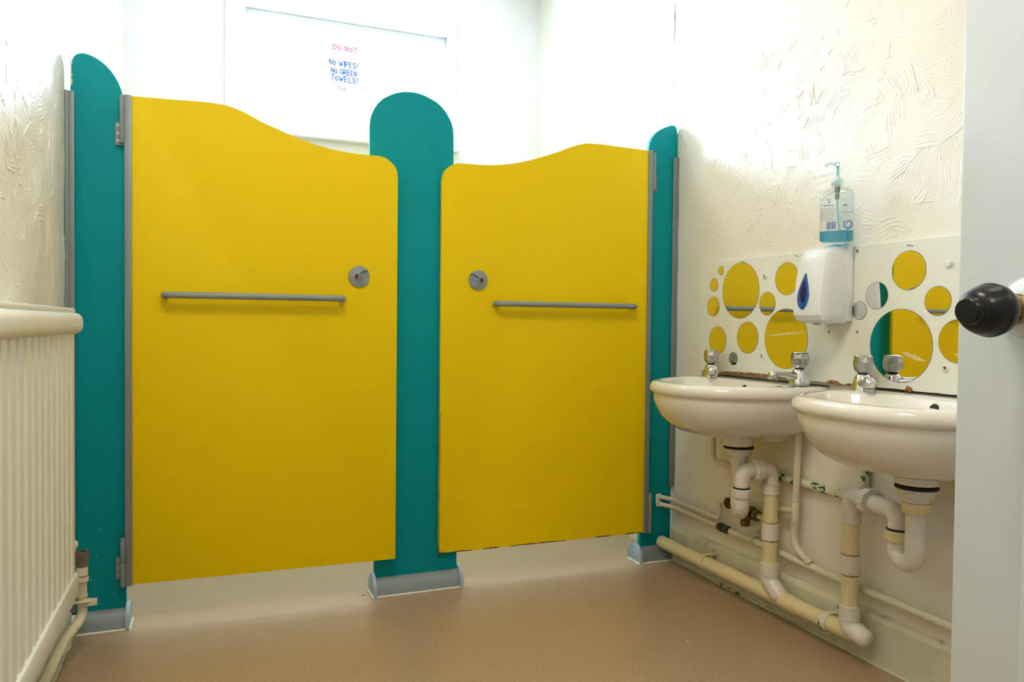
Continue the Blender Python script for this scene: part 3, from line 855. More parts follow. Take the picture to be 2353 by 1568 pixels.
# ------------------------------------------------------------------ wash basins
def basin(yc, label, zoff=0.0, Dp=.397, aY=.274, ne=2.3):
    t = thing('washbasin', label, 'washbasin', (XR, yc, .56 + zoff), 'white washbasins on the right wall')
    cx, cy = .180, 0.0
    dx0 = .150
    NA = 96
    def poly(front, half, ne, back=0.0):
        pts = []
        for i in range(181):
            a = -PI / 2 + PI * i / 180
            c_, s_ = math.cos(a), math.sin(a)
            pts.append((back + (front - back) * abs(c_) ** (2 / ne), half * math.copysign(abs(s_) ** (2 / ne), s_)))
        pts += [(back, half - 2 * half * i / 60) for i in range(1, 60)]
        return pts
    def sample(pts, cx=cx, cy=cy):
        out = []
        m = len(pts)
        for k in range(NA):
            a = 2 * PI * k / NA; dx, dy = math.cos(a), math.sin(a)
            best = None
            for i in range(m):
                x1, y1 = pts[i]; x2, y2 = pts[(i + 1) % m]
                ex, ey = x2 - x1, y2 - y1
                den = dx * ey - dy * ex
                if abs(den) < 1e-12: continue
                tt = ((x1 - cx) * ey - (y1 - cy) * ex) / den
                ss = ((x1 - cx) * dy - (y1 - cy) * dx) / den
                if tt > 0 and -1e-6 <= ss <= 1 + 1e-6: best = tt if best is None else max(best, tt)
            out.append(best or .01)
        return out
    outer = sample(poly(Dp, aY, ne))
    ell = [(.222 + .128 * math.cos(2 * PI * i / 200), .232 * math.sin(2 * PI * i / 200)) for i in range(200)]
    ell = [(.224 + .134 * math.copysign(abs(math.cos(a)) ** .85, math.cos(a)), .236 * math.copysign(abs(math.sin(a)) ** .85, math.sin(a))) for a in [2 * PI * i / 200 for i in range(200)]]
    inner = [min(q, o_ - .030) for q, o_ in zip(sample(ell, .18, 0), outer)]
    def rg(rad, z, off=0, s=1.0, c=(cx, cy)):
        out = []
        for k in range(NA):
            a = 2 * PI * k / NA
            r = max(rad[k] * s - off, .002)
            x = c[0] + (dx0 - c[0]) * (1 - s if c[0] == cx and rad is outer else 0) + r * math.cos(a)
            y = c[1] + r * math.sin(a)
            out.append(Vector((XR - max(x, 0.0), yc + y, z + zoff)))
        return out
    c2 = (.18, 0)
    L = []
    # outside, from the waste boss up
    for z, s in ((.560, .16), (.562, .32), (.568, .50), (.580, .65), (.598, .77), (.622, .86), (.648, .918), (.672, .953)):
        L.append(rg(outer, z, 0, s))
    L += [rg(outer, .691, .0125), rg(outer, .694, .007), rg(outer, .698, .002), rg(outer, .705, -.001), rg(outer, .713, -.001), rg(outer, .721, .002), rg(outer, .7275, .0075), rg(outer, .731, .016), rg(outer, .732, .026)]
    L += [rg(inner, .7315, -.006, 1, c2), rg(inner, .730, 0, 1, c2), rg(inner, .724, .006, 1, c2), rg(inner, .700, .018, 1, c2), rg(inner, .670, .034, .96, c2), rg(inner, .640, .05, .86, c2), rg(inner, .618, .05, .66, c2), rg(inner, .606, .03, .36, c2), rg(inner, .603, .0, .10, c2)]
    b = nb(); rings(b, L)
    bo = part('bowl', b, m_ceramic, t, True, angle=50)
    b = nb(); lathe(b, (XR - .140, yc - (.026 if yc > 1.6 else -.004), .578 + zoff), (0, 0, -1), [(0, .066), (.012, .057), (.026, .050), (.044, .047), (.046, .04)], 40)
    part('waste_boss', b, m_ceramic, t, True, angle=50)
    b = nb(); box(b, (XR - .10, yc - .13, .555 + zoff), (XR - .002, yc + .02, .64 + zoff), .006)
    part('rear_rib', b, m_ceramic, t, True)
    b = nb(); box(b, (XR - .1012, yc - .108, .5605 + zoff), (XR - .0995, yc - .062, .581 + zoff))
    lb = part('paper_label', b, simple('old_label', srgb(200, 186, 160), .8) if 'old_label' not in bpy.data.materials else bpy.data.materials['old_label'], t, False, 'small faded maker label with illegible print')
    b = nb()
    for k, (z0, z1) in enumerate(((.571, .577), (.564, .5665))):
        for q in range(5 if k == 0 else 7):
            y0 = yc - .104 + q * (.0085 if k == 0 else .006)
            box(b, (XR - .1018, y0, z0 + zoff), (XR - .1012, y0 + (.006 if k == 0 else .004), z1 + zoff))
    part('label_print', b, m_dark, lb, False)
    b = nb()
    rr_ = random.Random(int(yc * 100))
    tube(b, [Vector((XR - .005, yc - aY + .012 + (2 * aY - .024) * i / 60, .7335 + zoff + rr_.uniform(-.0006, .0006))) for i in range(61)], .0017, 8)
    part('mouldy_sealant', b, m_grime, t, True, 'thin dark mouldy line where basin meets wall')
    # overflow hole in the back wall of the bowl
    b = nb(); lathe(b, (XR - .1005, yc - .008, .707 + zoff), (-.96, 0, .28), [(-.006, .0125), (.0035, .0125)], 28); part('overflow_hole', b, m_dark, t, True)
    b = nb(); lathe(b, (XR - .18, yc, .6035 + zoff), (0, 0, 1), [(0, .021), (.0015, .021), (.002, .015), (.0005, .012)], 28); part('plughole', b, m_chrome, t, True)
    return t
Y1c, Y2c = 1.930, 1.258
basin(Y1c, 'far white washbasin beside the right cubicle door, with two chrome taps', -.003, .395, .272, 2.3)
basin(Y2c, 'near white washbasin partly hidden by the open white door', .005, .405, .277, 2.7)

# ------------------------------------------------------------------ taps
def tap(x, y, ang, label, ring_mat, z0=.7315):
    t = thing('pillar_tap', label, 'tap', (x, y, z0), 'chrome pillar taps')
    o = Vector((x, y, z0)); d = Vector((math.cos(ang), math.sin(ang), 0)); s = Vector((-d.y, d.x, 0)); up_ = Vector((0, 0, 1))
    def P(a, c_, h): return o + d * a + s * c_ + up_ * h
    b = nb()
    rs = []
    for h, ra, rb, off in ((0, .0300, .0295, 0), (.002, .0312, .0305, 0), (.006, .0305, .0298, 0), (.014, .0280, .0272, .001), (.026, .0248, .0240, .001), (.038, .0210, .0205, 0), (.045, .0175, .0175, 0), (.0485, .013, .013, 0)):
        rs.append([P(off + ra * math.cos(2 * PI * i / 40), rb * math.sin(2 * PI * i / 40), h) for i in range(40)])
    rings(b, rs)
    part('tap_body', b, m_chrome, t, True, angle=50)
    b = nb()
    # spout: oval section swept forward, with a down-turned nozzle
    st = [(.000, .021, .0175, .018), (.018, .023, .0168, .016), (.035, .0275, .0155, .0115), (.055, .0315, .0145, .0092), (.075, .034, .014, .0086), (.088, .0345, .0142, .0094), (.098, .0325, .0138, .0112), (.105, .0295, .0115, .0112), (.109, .027, .006, .006)]
    rs = []
    for a, h, hw, hh in st:
        rs.append([P(a, hw * math.cos(2 * PI * i / 24), h + hh * math.sin(2 * PI * i / 24)) for i in range(24)])
    rings(b, rs)
    part('spout', b, m_chrome, t, True, angle=60)
    b = nb(); lathe(b, P(.093, 0, .028), (d * .12 - up_), [(0, .0138), (.009, .0134), (.012, .0125)], 28)
    part('nozzle', b, m_chrome, t, True)
    b = nb(); lathe(b, P(.0945, 0, .0165), (d * .12 - up_), [(0, .0118), (.002, .011)], 24); part('nozzle_ring', b, m_rubber, t, True)
    b = nb(); lathe(b, P(0, 0, .0480), up_, [(0, .0125), (.003, .0125), (.0035, .0115)], 24); part('handle_collar', b, m_rubber, t, True)
    # faceted handle
    b = nb()
    n = 8
    lev = [(.0515, .0165, 0), (.060, .0240, 0), (.078, .0265, 0), (.088, .0245, 0), (.0925, .0235, 0)]
    rs = []
    for k, (h, r, _) in enumerate(lev):
        ring = []
        for i in range(16):
            a = 2 * PI * i / 16 + .2
            flute = 1 - (.10 if i % 2 else 0) * (1 if 0 < k < 4 else .3)
            ring.append(P(r * flute * math.cos(a), r * flute * math.sin(a), h))
        rs.append(ring)
    rings(b, rs)
    h_ = part('tap_handle', b, m_chromedull, t, False)
    b = nb(); lathe(b, P(0, 0, .0925), up_, [(0, .0238), (.0015, .0238)], 36); part('indicator_ring', b, ring_mat, h_, True)
    b = nb(); lathe(b, P(0, 0, .094), up_, [(0, .0228), (.002, .0215), (.004, .016), (.0048, .004)], 36); part('handle_top', b, m_chrome, h_, True)
    return t
m_redring = simple('red_ring', srgb(150, 30, 30), .3)
tap(1.602, 2.140, math.atan2(-.80, -.58), 'leftmost chrome tap, nearest the yellow doors, spout towards the camera', m_chromedull, .7235)
tap(1.600, 1.720, math.atan2(.03, -1), 'chrome tap with blue ring on the far basin, long spout in profile', m_blue)
tap(1.600, 1.490, math.atan2(-.80, -.60), 'chrome tap on the near basin, reflected in the big round mirror', m_chromedull)

# ------------------------------------------------------------------ soap dispenser
dy0, dy1 = 1.578, 1.690
sd = thing('soap_dispenser', 'white wall soap dispenser with blue teardrop window between the two basins', 'soap dispenser', (XR, 1.63, .91))
b = nb()
box(b, (1.628, dy0 - .002, .918), (XS - .001, dy1 - .004, 1.137), .006)
part('back_plate', b, m_whiteplastic, sd)
def disp_ring(z, xf, chf, y0, y1, xb=1.634):
    # plan outline with rounded front corners
    q = [(xb, y0), (xf + .030, y0 + .001), (xf + .012, y0 + .0035), (xf + .004, y0 + .008), (xf, y0 + .016), (xf - .0015, (y0 + y1) / 2), (xf, y1 - .010), (xf + .003, y1 - .005), (xf + .010, y1 - .001), (xb, y1)]
    return [Vector((a, c_, z)) for a, c_ in q]
b = nb()
prof = [(.912, 1.585, .020, .010), (.914, 1.565, .022, .006), (.921, 1.548, .022, .002), (.935, 1.539, .022, 0), (.96, 1.537, .022, 0), (1.00, 1.541, .022, 0), (1.04, 1.547, .022, 0), (1.08, 1.554, .022, .001), (1.100, 1.560, .022, .002), (1.112, 1.568, .022, .003), (1.123, 1.585, .020, .005), (1.131, 1.603, .012, .007), (1.134, 1.625, .012, .009)]
def cover_x(z):
    for (z0, x0, _, _), (z1, x1, _, _) in zip(prof[:-1], prof[1:]):
        if z0 <= z <= z1: return x0 + (x1 - x0) * (z - z0) / (z1 - z0)
    return prof[-1][1]
rings(b, [disp_ring(z, xf, ch, dy0 + ins, dy1 - ins) for z, xf, ch, ins in prof])
part('cover', b, m_whiteplastic, sd, True, angle=28)
b = nb(); lathe(b, (1.585, 1.64, .915), (0, 0, -1), [(0, .012), (.006, .010), (.007, .004)], 20); part('nozzle', b, m_greyplastic, sd)
def tear(cx_, cz, w_, h_, x_of, th):
    pts = []
    for i in range(48):
        a = 2 * PI * i / 48
        z = -math.cos(a)
        wid = math.sin(a) * (1 if z < 0 else (1 - z) ** .45 * 1.0)
        pts.append((cx_ + w_ * wid, cz + (h_ * .38 * z if z < 0 else h_ * .62 * z)))
    bb = nb(); prism(bb, pts, lambda u, z, t: Vector((x_of(z) + t, u, z)), -th, .002, .0006); return bb
xo = lambda z: cover_x(z) - .0015
part('level_window', tear(1.645, .990, .0215, .102, xo, .0018), m_tear, sd, True, 'blue teardrop shaped level window')
part('window_core', tear(1.646, .996, .0105, .066, xo, .0026), m_teardark, sd, True)

# ------------------------------------------------------------------ handwash bottle
bt = thing('handwash_bottle', 'clear pump bottle with a little blue handwash on top of the soap dispenser', 'soap bottle', (1.598, 1.590, 1.136))
ba = math.atan2(-.80, .50)      # direction of the wide side in plan
bx = Vector((math.cos(ba), math.sin(ba), 0)); by = Vector((-bx.y, bx.x, 0)); bo_ = Vector((1.600, 1.590, 1.136))
def BP(a, c_, h): return bo_ + bx * a + by * c_ + Vector((0, 0, h))
def oval(hw, hd, z, n=48, e=3.2):
    return [BP(hw * math.copysign(abs(math.cos(a)) ** (2 / e), math.cos(a)), hd * math.copysign(abs(math.sin(a)) ** (2 / e), math.sin(a)), z) for a in [2 * PI * i / n for i in range(n)]]
prof = [(.038, .018, 0), (.0425, .021, .002), (.0440, .0215, .008), (.0440, .0215, .124), (.0430, .0205, .134), (.038, .018, .142), (.021, .015, .149), (.0135, .0135, .152), (.0135, .0135, .158)]
b = nb(); rings(b, [oval(hw, hd, z, e=3.2 if z < .145 else 2.2) for hw, hd, z in prof])
part('bottle_body', b, m_bottle, bt)
b = nb(); rings(b, [oval(hw - .0012, hd - .0012, z) for hw, hd, z in ((.038, .018, .0012), (.0425, .021, .004), (.0440, .0215, .009), (.0440, .0215, .030))])
part('blue_handwash', b, m_liquid, bt)
b = nb(); lathe(b, BP(0, 0, .155), (0, 0, 1), [(0, .0155), (.003, .0165), (.004, .0155), (.007, .0165), (.008, .0155), (.011, .0165), (.013, .0155), (.017, .0145), (.020, .009), (.028, .0075), (.030, .004)], 28)
part('pump_collar', b, m_pump, bt)
b = nb(); lathe(b, BP(0, 0, .184), (0, 0, 1), [(0, .004), (.026, .004)], 16); part('pump_stem', b, m_tubecol, bt)
b = nb(); lathe(b, BP(0, 0, .208), (0, 0, 1), [(0, .008), (.010, .0085), (.012, .007)], 20)
tube(b, fillet([BP(0, 0, .214), BP(-.018, -.020, .215), BP(-.024, -.028, .209)], .006, 6), .0042, 12)
part('pump_nozzle', b, m_pump, bt)
b = nb(); lathe(b, BP(0, 0, .153), (0, 0, -1), [(0, .0075), (.014, .0075), (.015, .006), (.034, .006)], 16); part('pump_chamber', b, m_greenish, bt)
b = nb(); tube(b, [BP(0, 0, .122), BP(.003, 0, .06), BP(.012, 0, .006)], .003, 10); part('dip_tube', b, m_tubecol, bt)
# print on the face turned to the room (small type, barcode) and on the far face (seen through the bottle)
fd = -1 if (by.x < 0) == (False) else 1
face_s = -1 if (by @ Vector((-1, -1, 0))) < 0 else 1
xd = bx if face_s < 0 else -bx
fo = by * face_s * .0219
def lab(name, txt, size, mat, a, h, sx=1.0):
    return text_mesh(name, txt, size, mat, bt, BP(0, 0, h) + fo + xd * a, xd, (0, 0, 1), sx)
lab('small_print', 'hand', .005, m_lblgrey, -.021, .114)
b = nb(); lathe(b, BP(0, 0, .109) + fo + xd * -.0145, by * face_s, [(0, .003), (.0003, .003)], 20)
bmesh.ops.scale(b, vec=(1, 1, .6), space=Matrix.Translation(-(BP(0, 0, .109) + fo + xd * -.0145)), verts=b.verts[:])
part('blue_badge', b, m_lblblue, bt)
lab('product_name', 'Handwash', .0075, m_lblblue, -.031, .098, .9)
b = nb()
rr = random.Random(3)
for k in range(9):
    h = .092 - k * .0040
    a = -.039 + rr.uniform(0, .001)
    while a < -.001 + rr.uniform(-.004, 0):
        l_ = rr.uniform(.002, .006)
        tube(b, [BP(0, 0, h) + fo + xd * a, BP(0, 0, h) + fo + xd * min(a + l_, .0)], .0005, 4); a += l_ + .0012
part('fine_print', b, m_lblgrey, bt)['kind'] = 'stuff'
b = nb()
a = -.021
while a < .002:
    wd = rr.choice((.0006, .001, .0016))
    p0 = BP(0, 0, .034) + fo + xd * a; p1 = BP(0, 0, .055) + fo + xd * a
    nv_ = by * face_s * .0003
    vs = [b.verts.new(q) for q in (p0 + nv_, p0 + nv_ + xd * wd, p1 + nv_ + xd * wd, p1 + nv_)]
    b.faces.new(vs); a += wd + rr.choice((.0006, .001))
part('barcode', b, m_lblblue, bt, False)
# front label on the far face
fo2 = -fo
b = nb(); lathe(b, BP(0, 0, .104) + fo2 + xd * .016, -by * face_s, [(0, .006), (.0003, .006)], 24)
bmesh.ops.scale(b, vec=(1, 1, .45), space=Matrix.Translation(-(BP(0, 0, .104) + fo2 + xd * .016)), verts=b.verts[:])
part('front_badge', b, m_lblpale, bt)
text_mesh('front_name', 'Handwash', .009, m_lblpale, bt, BP(0, 0, .082) + fo2 + xd * .038, -xd, (0, 0, 1), .72)
b = nb()
cc = BP(0, 0, .052) + fo2 + xd * .026
tube(b, [cc + xd * (.013 * (1 - t_ * .62) * math.cos(t_ * 7.5 + 2.4)) + Vector((0, 0, .014 * (1 - t_ * .62) * math.sin(t_ * 7.5 + 2.4))) for t_ in [i / 40 for i in range(41)]], .0022, 8, rfun=lambda q: .0012 + .0022 * math.sin(PI * min(1, q + .08)))
part('front_swirl', b, m_lblpale, bt)

# ------------------------------------------------------------------ waste plumbing
def nut(b, o, axis, r, h, ribs=10):
    sqf = lambda a: 1 + (.045 if (a * ribs / (2 * PI)) % 1 < .22 else 0)
    lathe(b, o, axis, [(0, r * .93), (.001, r), (h * .82, r), (h, r * .93)], ribs * 9, sq=sqf)
def coupler(name, parent, o, axis, h, r, mat, label=None):
    o = Vector(o); ax = Vector(axis).normalized()
    b = nb(); lathe(b, o - ax * h / 2, ax, [(0, r - .0015), (.001, r), (h - .001, r), (h, r - .0015)], 36)
    return part(name, b, mat, parent, True, label)
RP = .0226
# --- trap under the near basin
def build_trap(dx, dy, lx, ly, sx, sy, z_gasket, z_nut1, z_u, z_nut2, z_out, label, upper_h):
    t = thing('basin_trap', label, 'sink trap', (dx, dy, z_u - .045), 'plastic traps under the basins')
    b = nb(); lathe(b, (dx, dy, z_gasket), (0, 0, -1), [(-.002, .040), (0, .0472), (.003, .0468), (.0045, .043)], 36); part('gasket', b, m_grime, t, True, 'blackened sealant ring', 60)
    b = nb(); lathe(b, (dx, dy, z_gasket - .0042), (0, 0, -1), [(0, .044), (.002, .046), (.007, .0455), (.009, .040), (.020, .039), (.021, .031), (.032, .030)], 36); part('waste_flange', b, m_pvc, t, True, angle=60)
    b = nb(); nut(b, (dx, dy, z_nut1), (0, 0, -1), .0315 if upper_h else .0265, .026); part('inlet_nut', b, m_pvcyel if upper_h else m_pvc, t, True)
    # U bend
    b = nb()
    path = fillet([(dx, dy, z_nut1 - .01), (dx, dy, z_u - .0), (lx, ly, z_u), (lx, ly, z_nut2 - .01)], Vector((lx - dx, ly - dy, 0)).length / 2 * .999, 14)
    tube(b, path, RP, 28); part('u_bend', b, m_pvc, t, True, angle=60)
    b = nb(); lathe(b, (lx, ly, z_nut2 + .003), (0, 0, 1), [(0, .025), (.004, .0255), (.005, .022)], 32); part('rubber_ring', b, m_rubber, t, True)
    b = nb(); nut(b, (lx, ly, z_nut2 + .003), (0, 0, -1), .0285, .027); part('lower_nut', b, m_pvcyel if upper_h else m_pvc, t, True)
    # outlet elbow
    b = nb()
    v = Vector((sx - lx, sy - ly, 0)); L = v.length; v.normalize()
    path = fillet([(lx, ly, z_nut2), (lx, ly, z_out), Vector((lx, ly, z_out)) + v * (L * .62)], .030, 12)
    tube(b, path, RP, 28); part('outlet_elbow', b, m_pvc, t, True, angle=60)
    b = nb(); nut(b, Vector((lx, ly, z_out)) + v * (L * (.50 if upper_h else .38)), v, .0335, .030); part('outlet_nut', b, m_pvc, t, True)
    return t
build_trap(1.532, 1.902, 1.500, 1.846, 1.600, 1.832, .526, .500, .330, .405, .463, 'white plastic trap under the far washbasin, seen end on, with brown stained stack beside it', False)
build_trap(1.526, 1.260, 1.550, 1.330, 1.600, 1.520, .533, .496, .342, .407, .452, 'white plastic trap with wide U bend under the near washbasin', True)

def waste_stack(x, y, ztop, frm, couplers, zbot, label, zm, xm):
    t = thing('waste_pipe', label, 'waste pipe', (x, y, zm), 'vertical waste pipes')
    v = Vector((x - frm[0], y - frm[1], 0)).normalized()
    L = Vector((x - frm[0], y - frm[1], 0)).length
    b = nb()
    path = fillet([Vector((x, y, ztop)) - v * (L * .42), (x, y, ztop), (x, y, ztop - .055)], .034, 12)
    tube(b, path, RP + .0005, 28); part('top_elbow', b, m_pvc, t, True, angle=60)
    coupler('socket', t, (x, y, ztop - .058), (0, 0, 1), .036, .0262, m_pvcstain)
    b = nb(); tube(b, [(x, y, ztop - .05), (x, y, zbot)], .0225, 28); part('pipe', b, m_pvcyel, t, True)
    for zc in couplers:
        coupler('socket', t, (x, y, zc), (0, 0, 1), .052, .0262, m_pvcstain)
        for q in (-1, 1):
            b = nb(); lathe(b, (x, y, zc + q * .0265 - .003), (0, 0, 1), [(0, .0232), (.0015, .0240), (.006, .0232)], 28); part('glue_ring', b, m_glue, t, True, 'amber glue squeezed out at the socket')
    coupler('socket', t, (x, y, zbot + .016), (0, 0, 1), .040, .0272, m_pvcstain)
    # short angled bend into the horizontal pipe
    b = nb()
    e1 = Vector((xm - .003, y - .047, zm + .004))
    path = fillet([(x, y, zbot), (x, y, zbot - .022), e1], .02, 6)
    dd = (Vector(path[-1]) - Vector(path[-2])).normalized()
    tube(b, path, .0258, 28); part('angled_bend', b, m_pvcstain, t, True, angle=60)
    b = nb(); lathe(b, Vector((x, y, zbot - .022)).lerp(e1, .42), dd, [(0, .0258), (.001, .0272), (.024, .0275), (.032, .0262), (.040, .021), (.044, .012), (.045, .002)], 32)
    part('branch_end', b, m_pvcstain, t, True, angle=50)
    return t
ZM, XM = .074, 1.608
waste_stack(1.600, 1.832, .463, (1.500, 1.846), [.272], .140, 'vertical yellowed waste pipe with sockets under the far washbasin', ZM, XM)
waste_stack(1.600, 1.520, .452, (1.550, 1.330), [.264], .118, 'vertical yellowed waste pipe with sockets in front of the near washbasin', ZM, XM)
# horizontal waste pipe
t = thing('waste_pipe', 'long horizontal cream waste pipe along the skirting of the right wall', 'waste pipe', (XM, 1.9, ZM - .025))
b = nb(); tube(b, [(XM, 2.440, ZM - .002), (XM, 1.80, ZM), (XM, 1.478, ZM + .001)], .0235, 32); part('pipe', b, m_pvcyel, t, True)
coupler('socket', t, (XM, 1.748, ZM), (0, 1, 0), .060, .0262, m_pvcyel)
def pipe_clip(x, y, z, r, w_, label, mat, group, lug=1, xw=1.652):
    t = thing('pipe_clip', label, 'pipe clip', (x, y, z), group)
    b = nb()
    t2 = bmesh.new()
    pts_o, pts_i = [], []
    for i in range(25):
        a = R(-75) + R(240) * i / 24
        pts_o.append((x - math.cos(a) * (r + .0036), z + math.sin(a) * (r + .0036)))
        pts_i.append((x - math.cos(a) * r, z + math.sin(a) * r))
    prism(b, pts_o + pts_i[::-1], lambda u, v, q: Vector((u, y + q, v)), -w_ / 2, w_ / 2)
    box(b, (x - r * .2, y - w_ / 2, z + r - .0012), (xw - .002, y + w_ / 2, z + r + .0036), .001)
    box(b, (xw - .0065, y - w_ / 2, z + r - .001), (xw - .0005, y + w_ / 2, z + r + .026), .0015)
    box(b, (x + r * .5, y - w_ / 2, z - r * .75), (xw - .0005, y + w_ / 2, z - r * .75 + .004), .001)
    part('strap', b, mat, t, True, angle=30)
    b = nb(); lathe(b, (xw - .006, y, z + r + .015), (-1, 0, 0), [(0, .0058), (.002, .0055), (.0028, .004)], 16); lathe(b, (xw - .0088, y, z + r + .015), (-1, 0, 0), [(0, .002), (.0004, .002)], 6, mi=1)
    part('screw', b, [m_steel, m_dark], t, True)
    return t
pipe_clip(XM, 2.165, ZM, .0240, .021, 'cream pipe clip with screw on the horizontal waste pipe, nearer the cubicle door', m_pvcyel, 'waste pipe clips')
pipe_clip(XM, 1.600, ZM, .0240, .022, 'green-flecked pipe clip on the waste pipe between the two vertical pipes', m_chip, 'waste pipe clips')

# ------------------------------------------------------------------ supply pipes
XP = 1.634
def single_pipe(path, rad, r, label, mat, n=16, group=None, fittings=(), base=None):
    o = base or path[0]
    t = thing('water_pipe', label, 'water pipe', o, group)
    b = nb(); tube(b, fillet(path, rad, 10), r, n); part('pipe', b, mat, t, True, angle=60)
    for (p, ax, h, rr_, m_) in fittings:
        b = nb(); ax = Vector(ax).normalized(); p = Vector(p)
        lathe(b, p - ax * h / 2, ax, [(0, rr_ - .001), (.0015, rr_), (h - .0015, rr_), (h, rr_ - .001)], 20); part('fitting', b, m_, t, True)
    return t
# upper thin pipe from the partition to the valve
single_pipe([(1.600, 2.447, .2445), (XP, 2.40, .2405), (XP, 2.128, .2335), (XP - .003, 2.120, .300), (1.637, 2.075, .303)], [.012, .014, .016], .0085,
            'upper of two thin cream pipes from the cubicle post, bending up to the brass valve', m_cream, group='thin pipes by the cubicle post',
            fittings=[((XP, 2.205, .2350), (0, 1, .02), .022, .0112, m_cream), ((XP, 2.175, .2345), (0, 1, .02), .014, .0125, m_cream), ((XP - .001, 2.124, .268), (-.05, -.1, 1), .012, .0105, m_cream)])
single_pipe([(1.600, 2.447, .2165), (XP, 2.40, .2120), (XP, 2.075, .2080)], [.012], .0085,
            'lower of two thin cream pipes leaving the cubicle post, ending in a black coupling', m_cream, group='thin pipes by the cubicle post')
b = nb(); lathe(b, (XP, 2.125, .2085), (0, -1, 0), [(0, .0145), (.004, .0152), (.018, .0150), (.02, .011), (.026, .0115), (.030, .0145), (.048, .0145), (.052, .012)], 16)
single('pipe_coupling', b, m_blacktape, 'black painted coupling on the thin lower pipe below the brass valve', 'pipe coupling', (XP, 2.1, .2085))
b = nb(); tube(b, [(1.602, 2.4515, .2445), (1.600, 2.447, .2445)], .012, 16); tube(b, [(1.602, 2.4515, .2165), (1.600, 2.447, .2165)], .012, 16)
b2 = b
for k in range(9):
    bmesh.ops.create_icosphere(b2, subdivisions=2, radius=.0065, matrix=Matrix.Translation((1.594 + .003 * math.sin(k * 2), 2.4505, .212 + .0045 * k)))
single('sealant_blob', b2, m_seal, 'lumpy white sealant where the two thin pipes meet the cubicle post', 'sealant', (1.6, 2.45, .23))
XQ = 1.640
single_pipe([(XQ, 2.082, .2050), (XQ, 1.9, .2020), (XQ, 1.6, .1930), (XQ, .6, .1815)], 0, .0108,
            'long pale green flecked pipe running low along the right wall behind the waste pipes', m_chip2, fittings=[((XQ, 2.080, .205), (0, 1, 0), .012, .0125, m_cream)])
pipe_clip(XQ, 1.955, .2028, .011, .012, 'small cream pipe clip on the low pipe between trap and skirting', m_cream, None, xw=1.667)
# old painted pipe with green chips turning up to the near basin
single_pipe([(1.654, 2.06, .4320), (1.654, 1.628, .4305), (1.654, 1.527, .4300), (1.650, 1.527, .60)], [0, .018], .0125,
            'old pipe with green paint chips crossing the wall behind the upright cream pipe', m_chip, n=20)
# vertical supply with curved foot
single_pipe([(1.629, 1.752, .604), (1.6295, 1.757, .395), (1.630, 1.765, .240), (1.638, 1.702, .206)], [0, .06], .0106,
            'upright cream pipe between the two basins curving into the low pipe', m_cream, n=20,
            fittings=[((1.6295, 1.758, .383), (0, 0, 1), .006, .0126, m_cream), ((1.630, 1.760, .312), (0, 0, 1), .006, .0126, m_cream), ((1.6295, 1.759, .345), (0, 0, 1), .075, .0118, m_cream), ((1.6365, 1.713, .210), (-.1, .9, -.5), .012, .0123, m_cream)])
# supply to far basin's left tap
single_pipe([(1.620, 2.145, .615), (1.620, 2.145, .440), (1.618, 2.03, .430)], [.022], .0088,
            'thin cream pipe dropping behind the far basin and turning right', m_cream, fittings=[((1.6195, 2.100, .4365), (0, 1, .1), .012, .0105, m_cream), ((1.620, 2.145, .49), (0, 0, 1), .008, .0102, m_cream)])
# brass mixing valve
t = thing('mixing_valve', 'tarnished brass valve behind the trap of the far washbasin', 'valve', (1.637, 1.99, .24))
V0, V1 = Vector((1.637, 2.090, .302)), Vector((1.637, 1.890, .287))
vd = (V1 - V0).normalized()
b = nb(); lathe(b, V0, vd, [(0, .010), (.005, .0165), (.026, .0165), (.028, .0145), (.05, .0145), (.055, .018), (.10, .018), (.108, .013), (.12, .013)], 24); part('valve_body', b, m_brass, t, True)
b = nb(); lathe(b, V0 + vd * .004, vd, [(0, .017), (.001, .0195), (.018, .0195), (.019, .017)], 6); part('hex_nut', b, m_brass, t, False)
b = nb(); lathe(b, V0 + vd * .115, vd, [(0, .019), (.001, .0225), (.018, .0225), (.02, .019)], 6); part('hex_nut', b, m_brass, t, False)
b = nb(); lathe(b, V0 + vd * .138, vd, [(0, .012), (.004, .012), (.005, .0185), (.020, .0185), (.022, .015)], 6); part('hex_nut', b, m_brass, t, False)
b = nb(); lathe(b, (1.637, 1.994, .292), (0, 0, -1), [(0, .017), (.022, .017), (.024, .013), (.028, .013), (.029, .0155), (.047, .0155), (.049, .013)], 8); part('drain_cap', b, m_brassb, t, False, 'brown brass cap under the valve')
b = nb(); tube(b, [V0 + vd * .155, (1.640, 1.90, .290), (1.636, 1.82, .340), (1.630, 1.765, .347)], .0095, 16); part('outlet_pipe', b, m_cream, t, True)

# ------------------------------------------------------------------ radiator
rd = thing('radiator', 'cream ribbed panel radiator on the left wall', 'radiator', (-.33, 1.4, .30))
XF = -.273
y0r, y1r = .75, 1.850
b = nb()
pitch = .0520
prof = []
y = y1r
prof.append((XF - .022, y1r)); prof.append((XF - .006, y1r)); 
yy = y1r
while yy > y0r + pitch:
    for du, dx in ((0.0, -.0035), (.005, 0), (.0345, 0), (.0400, -.007), (.0485, -.007)):
        prof.append((XF + dx, yy - du))
    yy -= pitch
prof += [(XF, y0r), (XF - .022, y0r)]
prism(b, prof, lambda u, v, t_: Vector((u, v, t_)), .352, .872)
part('front_panel', b, m_rad, rd, True, angle=20)
b = nb(); box(b, (XL + .012, y0r, .37), (XF - .024, y1r - .012, .86), .004); part('back_panel', b, m_rad, rd, True)
b = nb(); box(b, (XL + .004, y0r, .870), (XF + .010, y1r + .062, .917), .017, 4); part('top_cover', b, m_rad, rd, True)
b = nb(); box(b, (XL + .01, y0r, .916), (XF - .004, y1r + .045, .927), .005, 2); part('top_ledge', b, m_rad, rd, True)
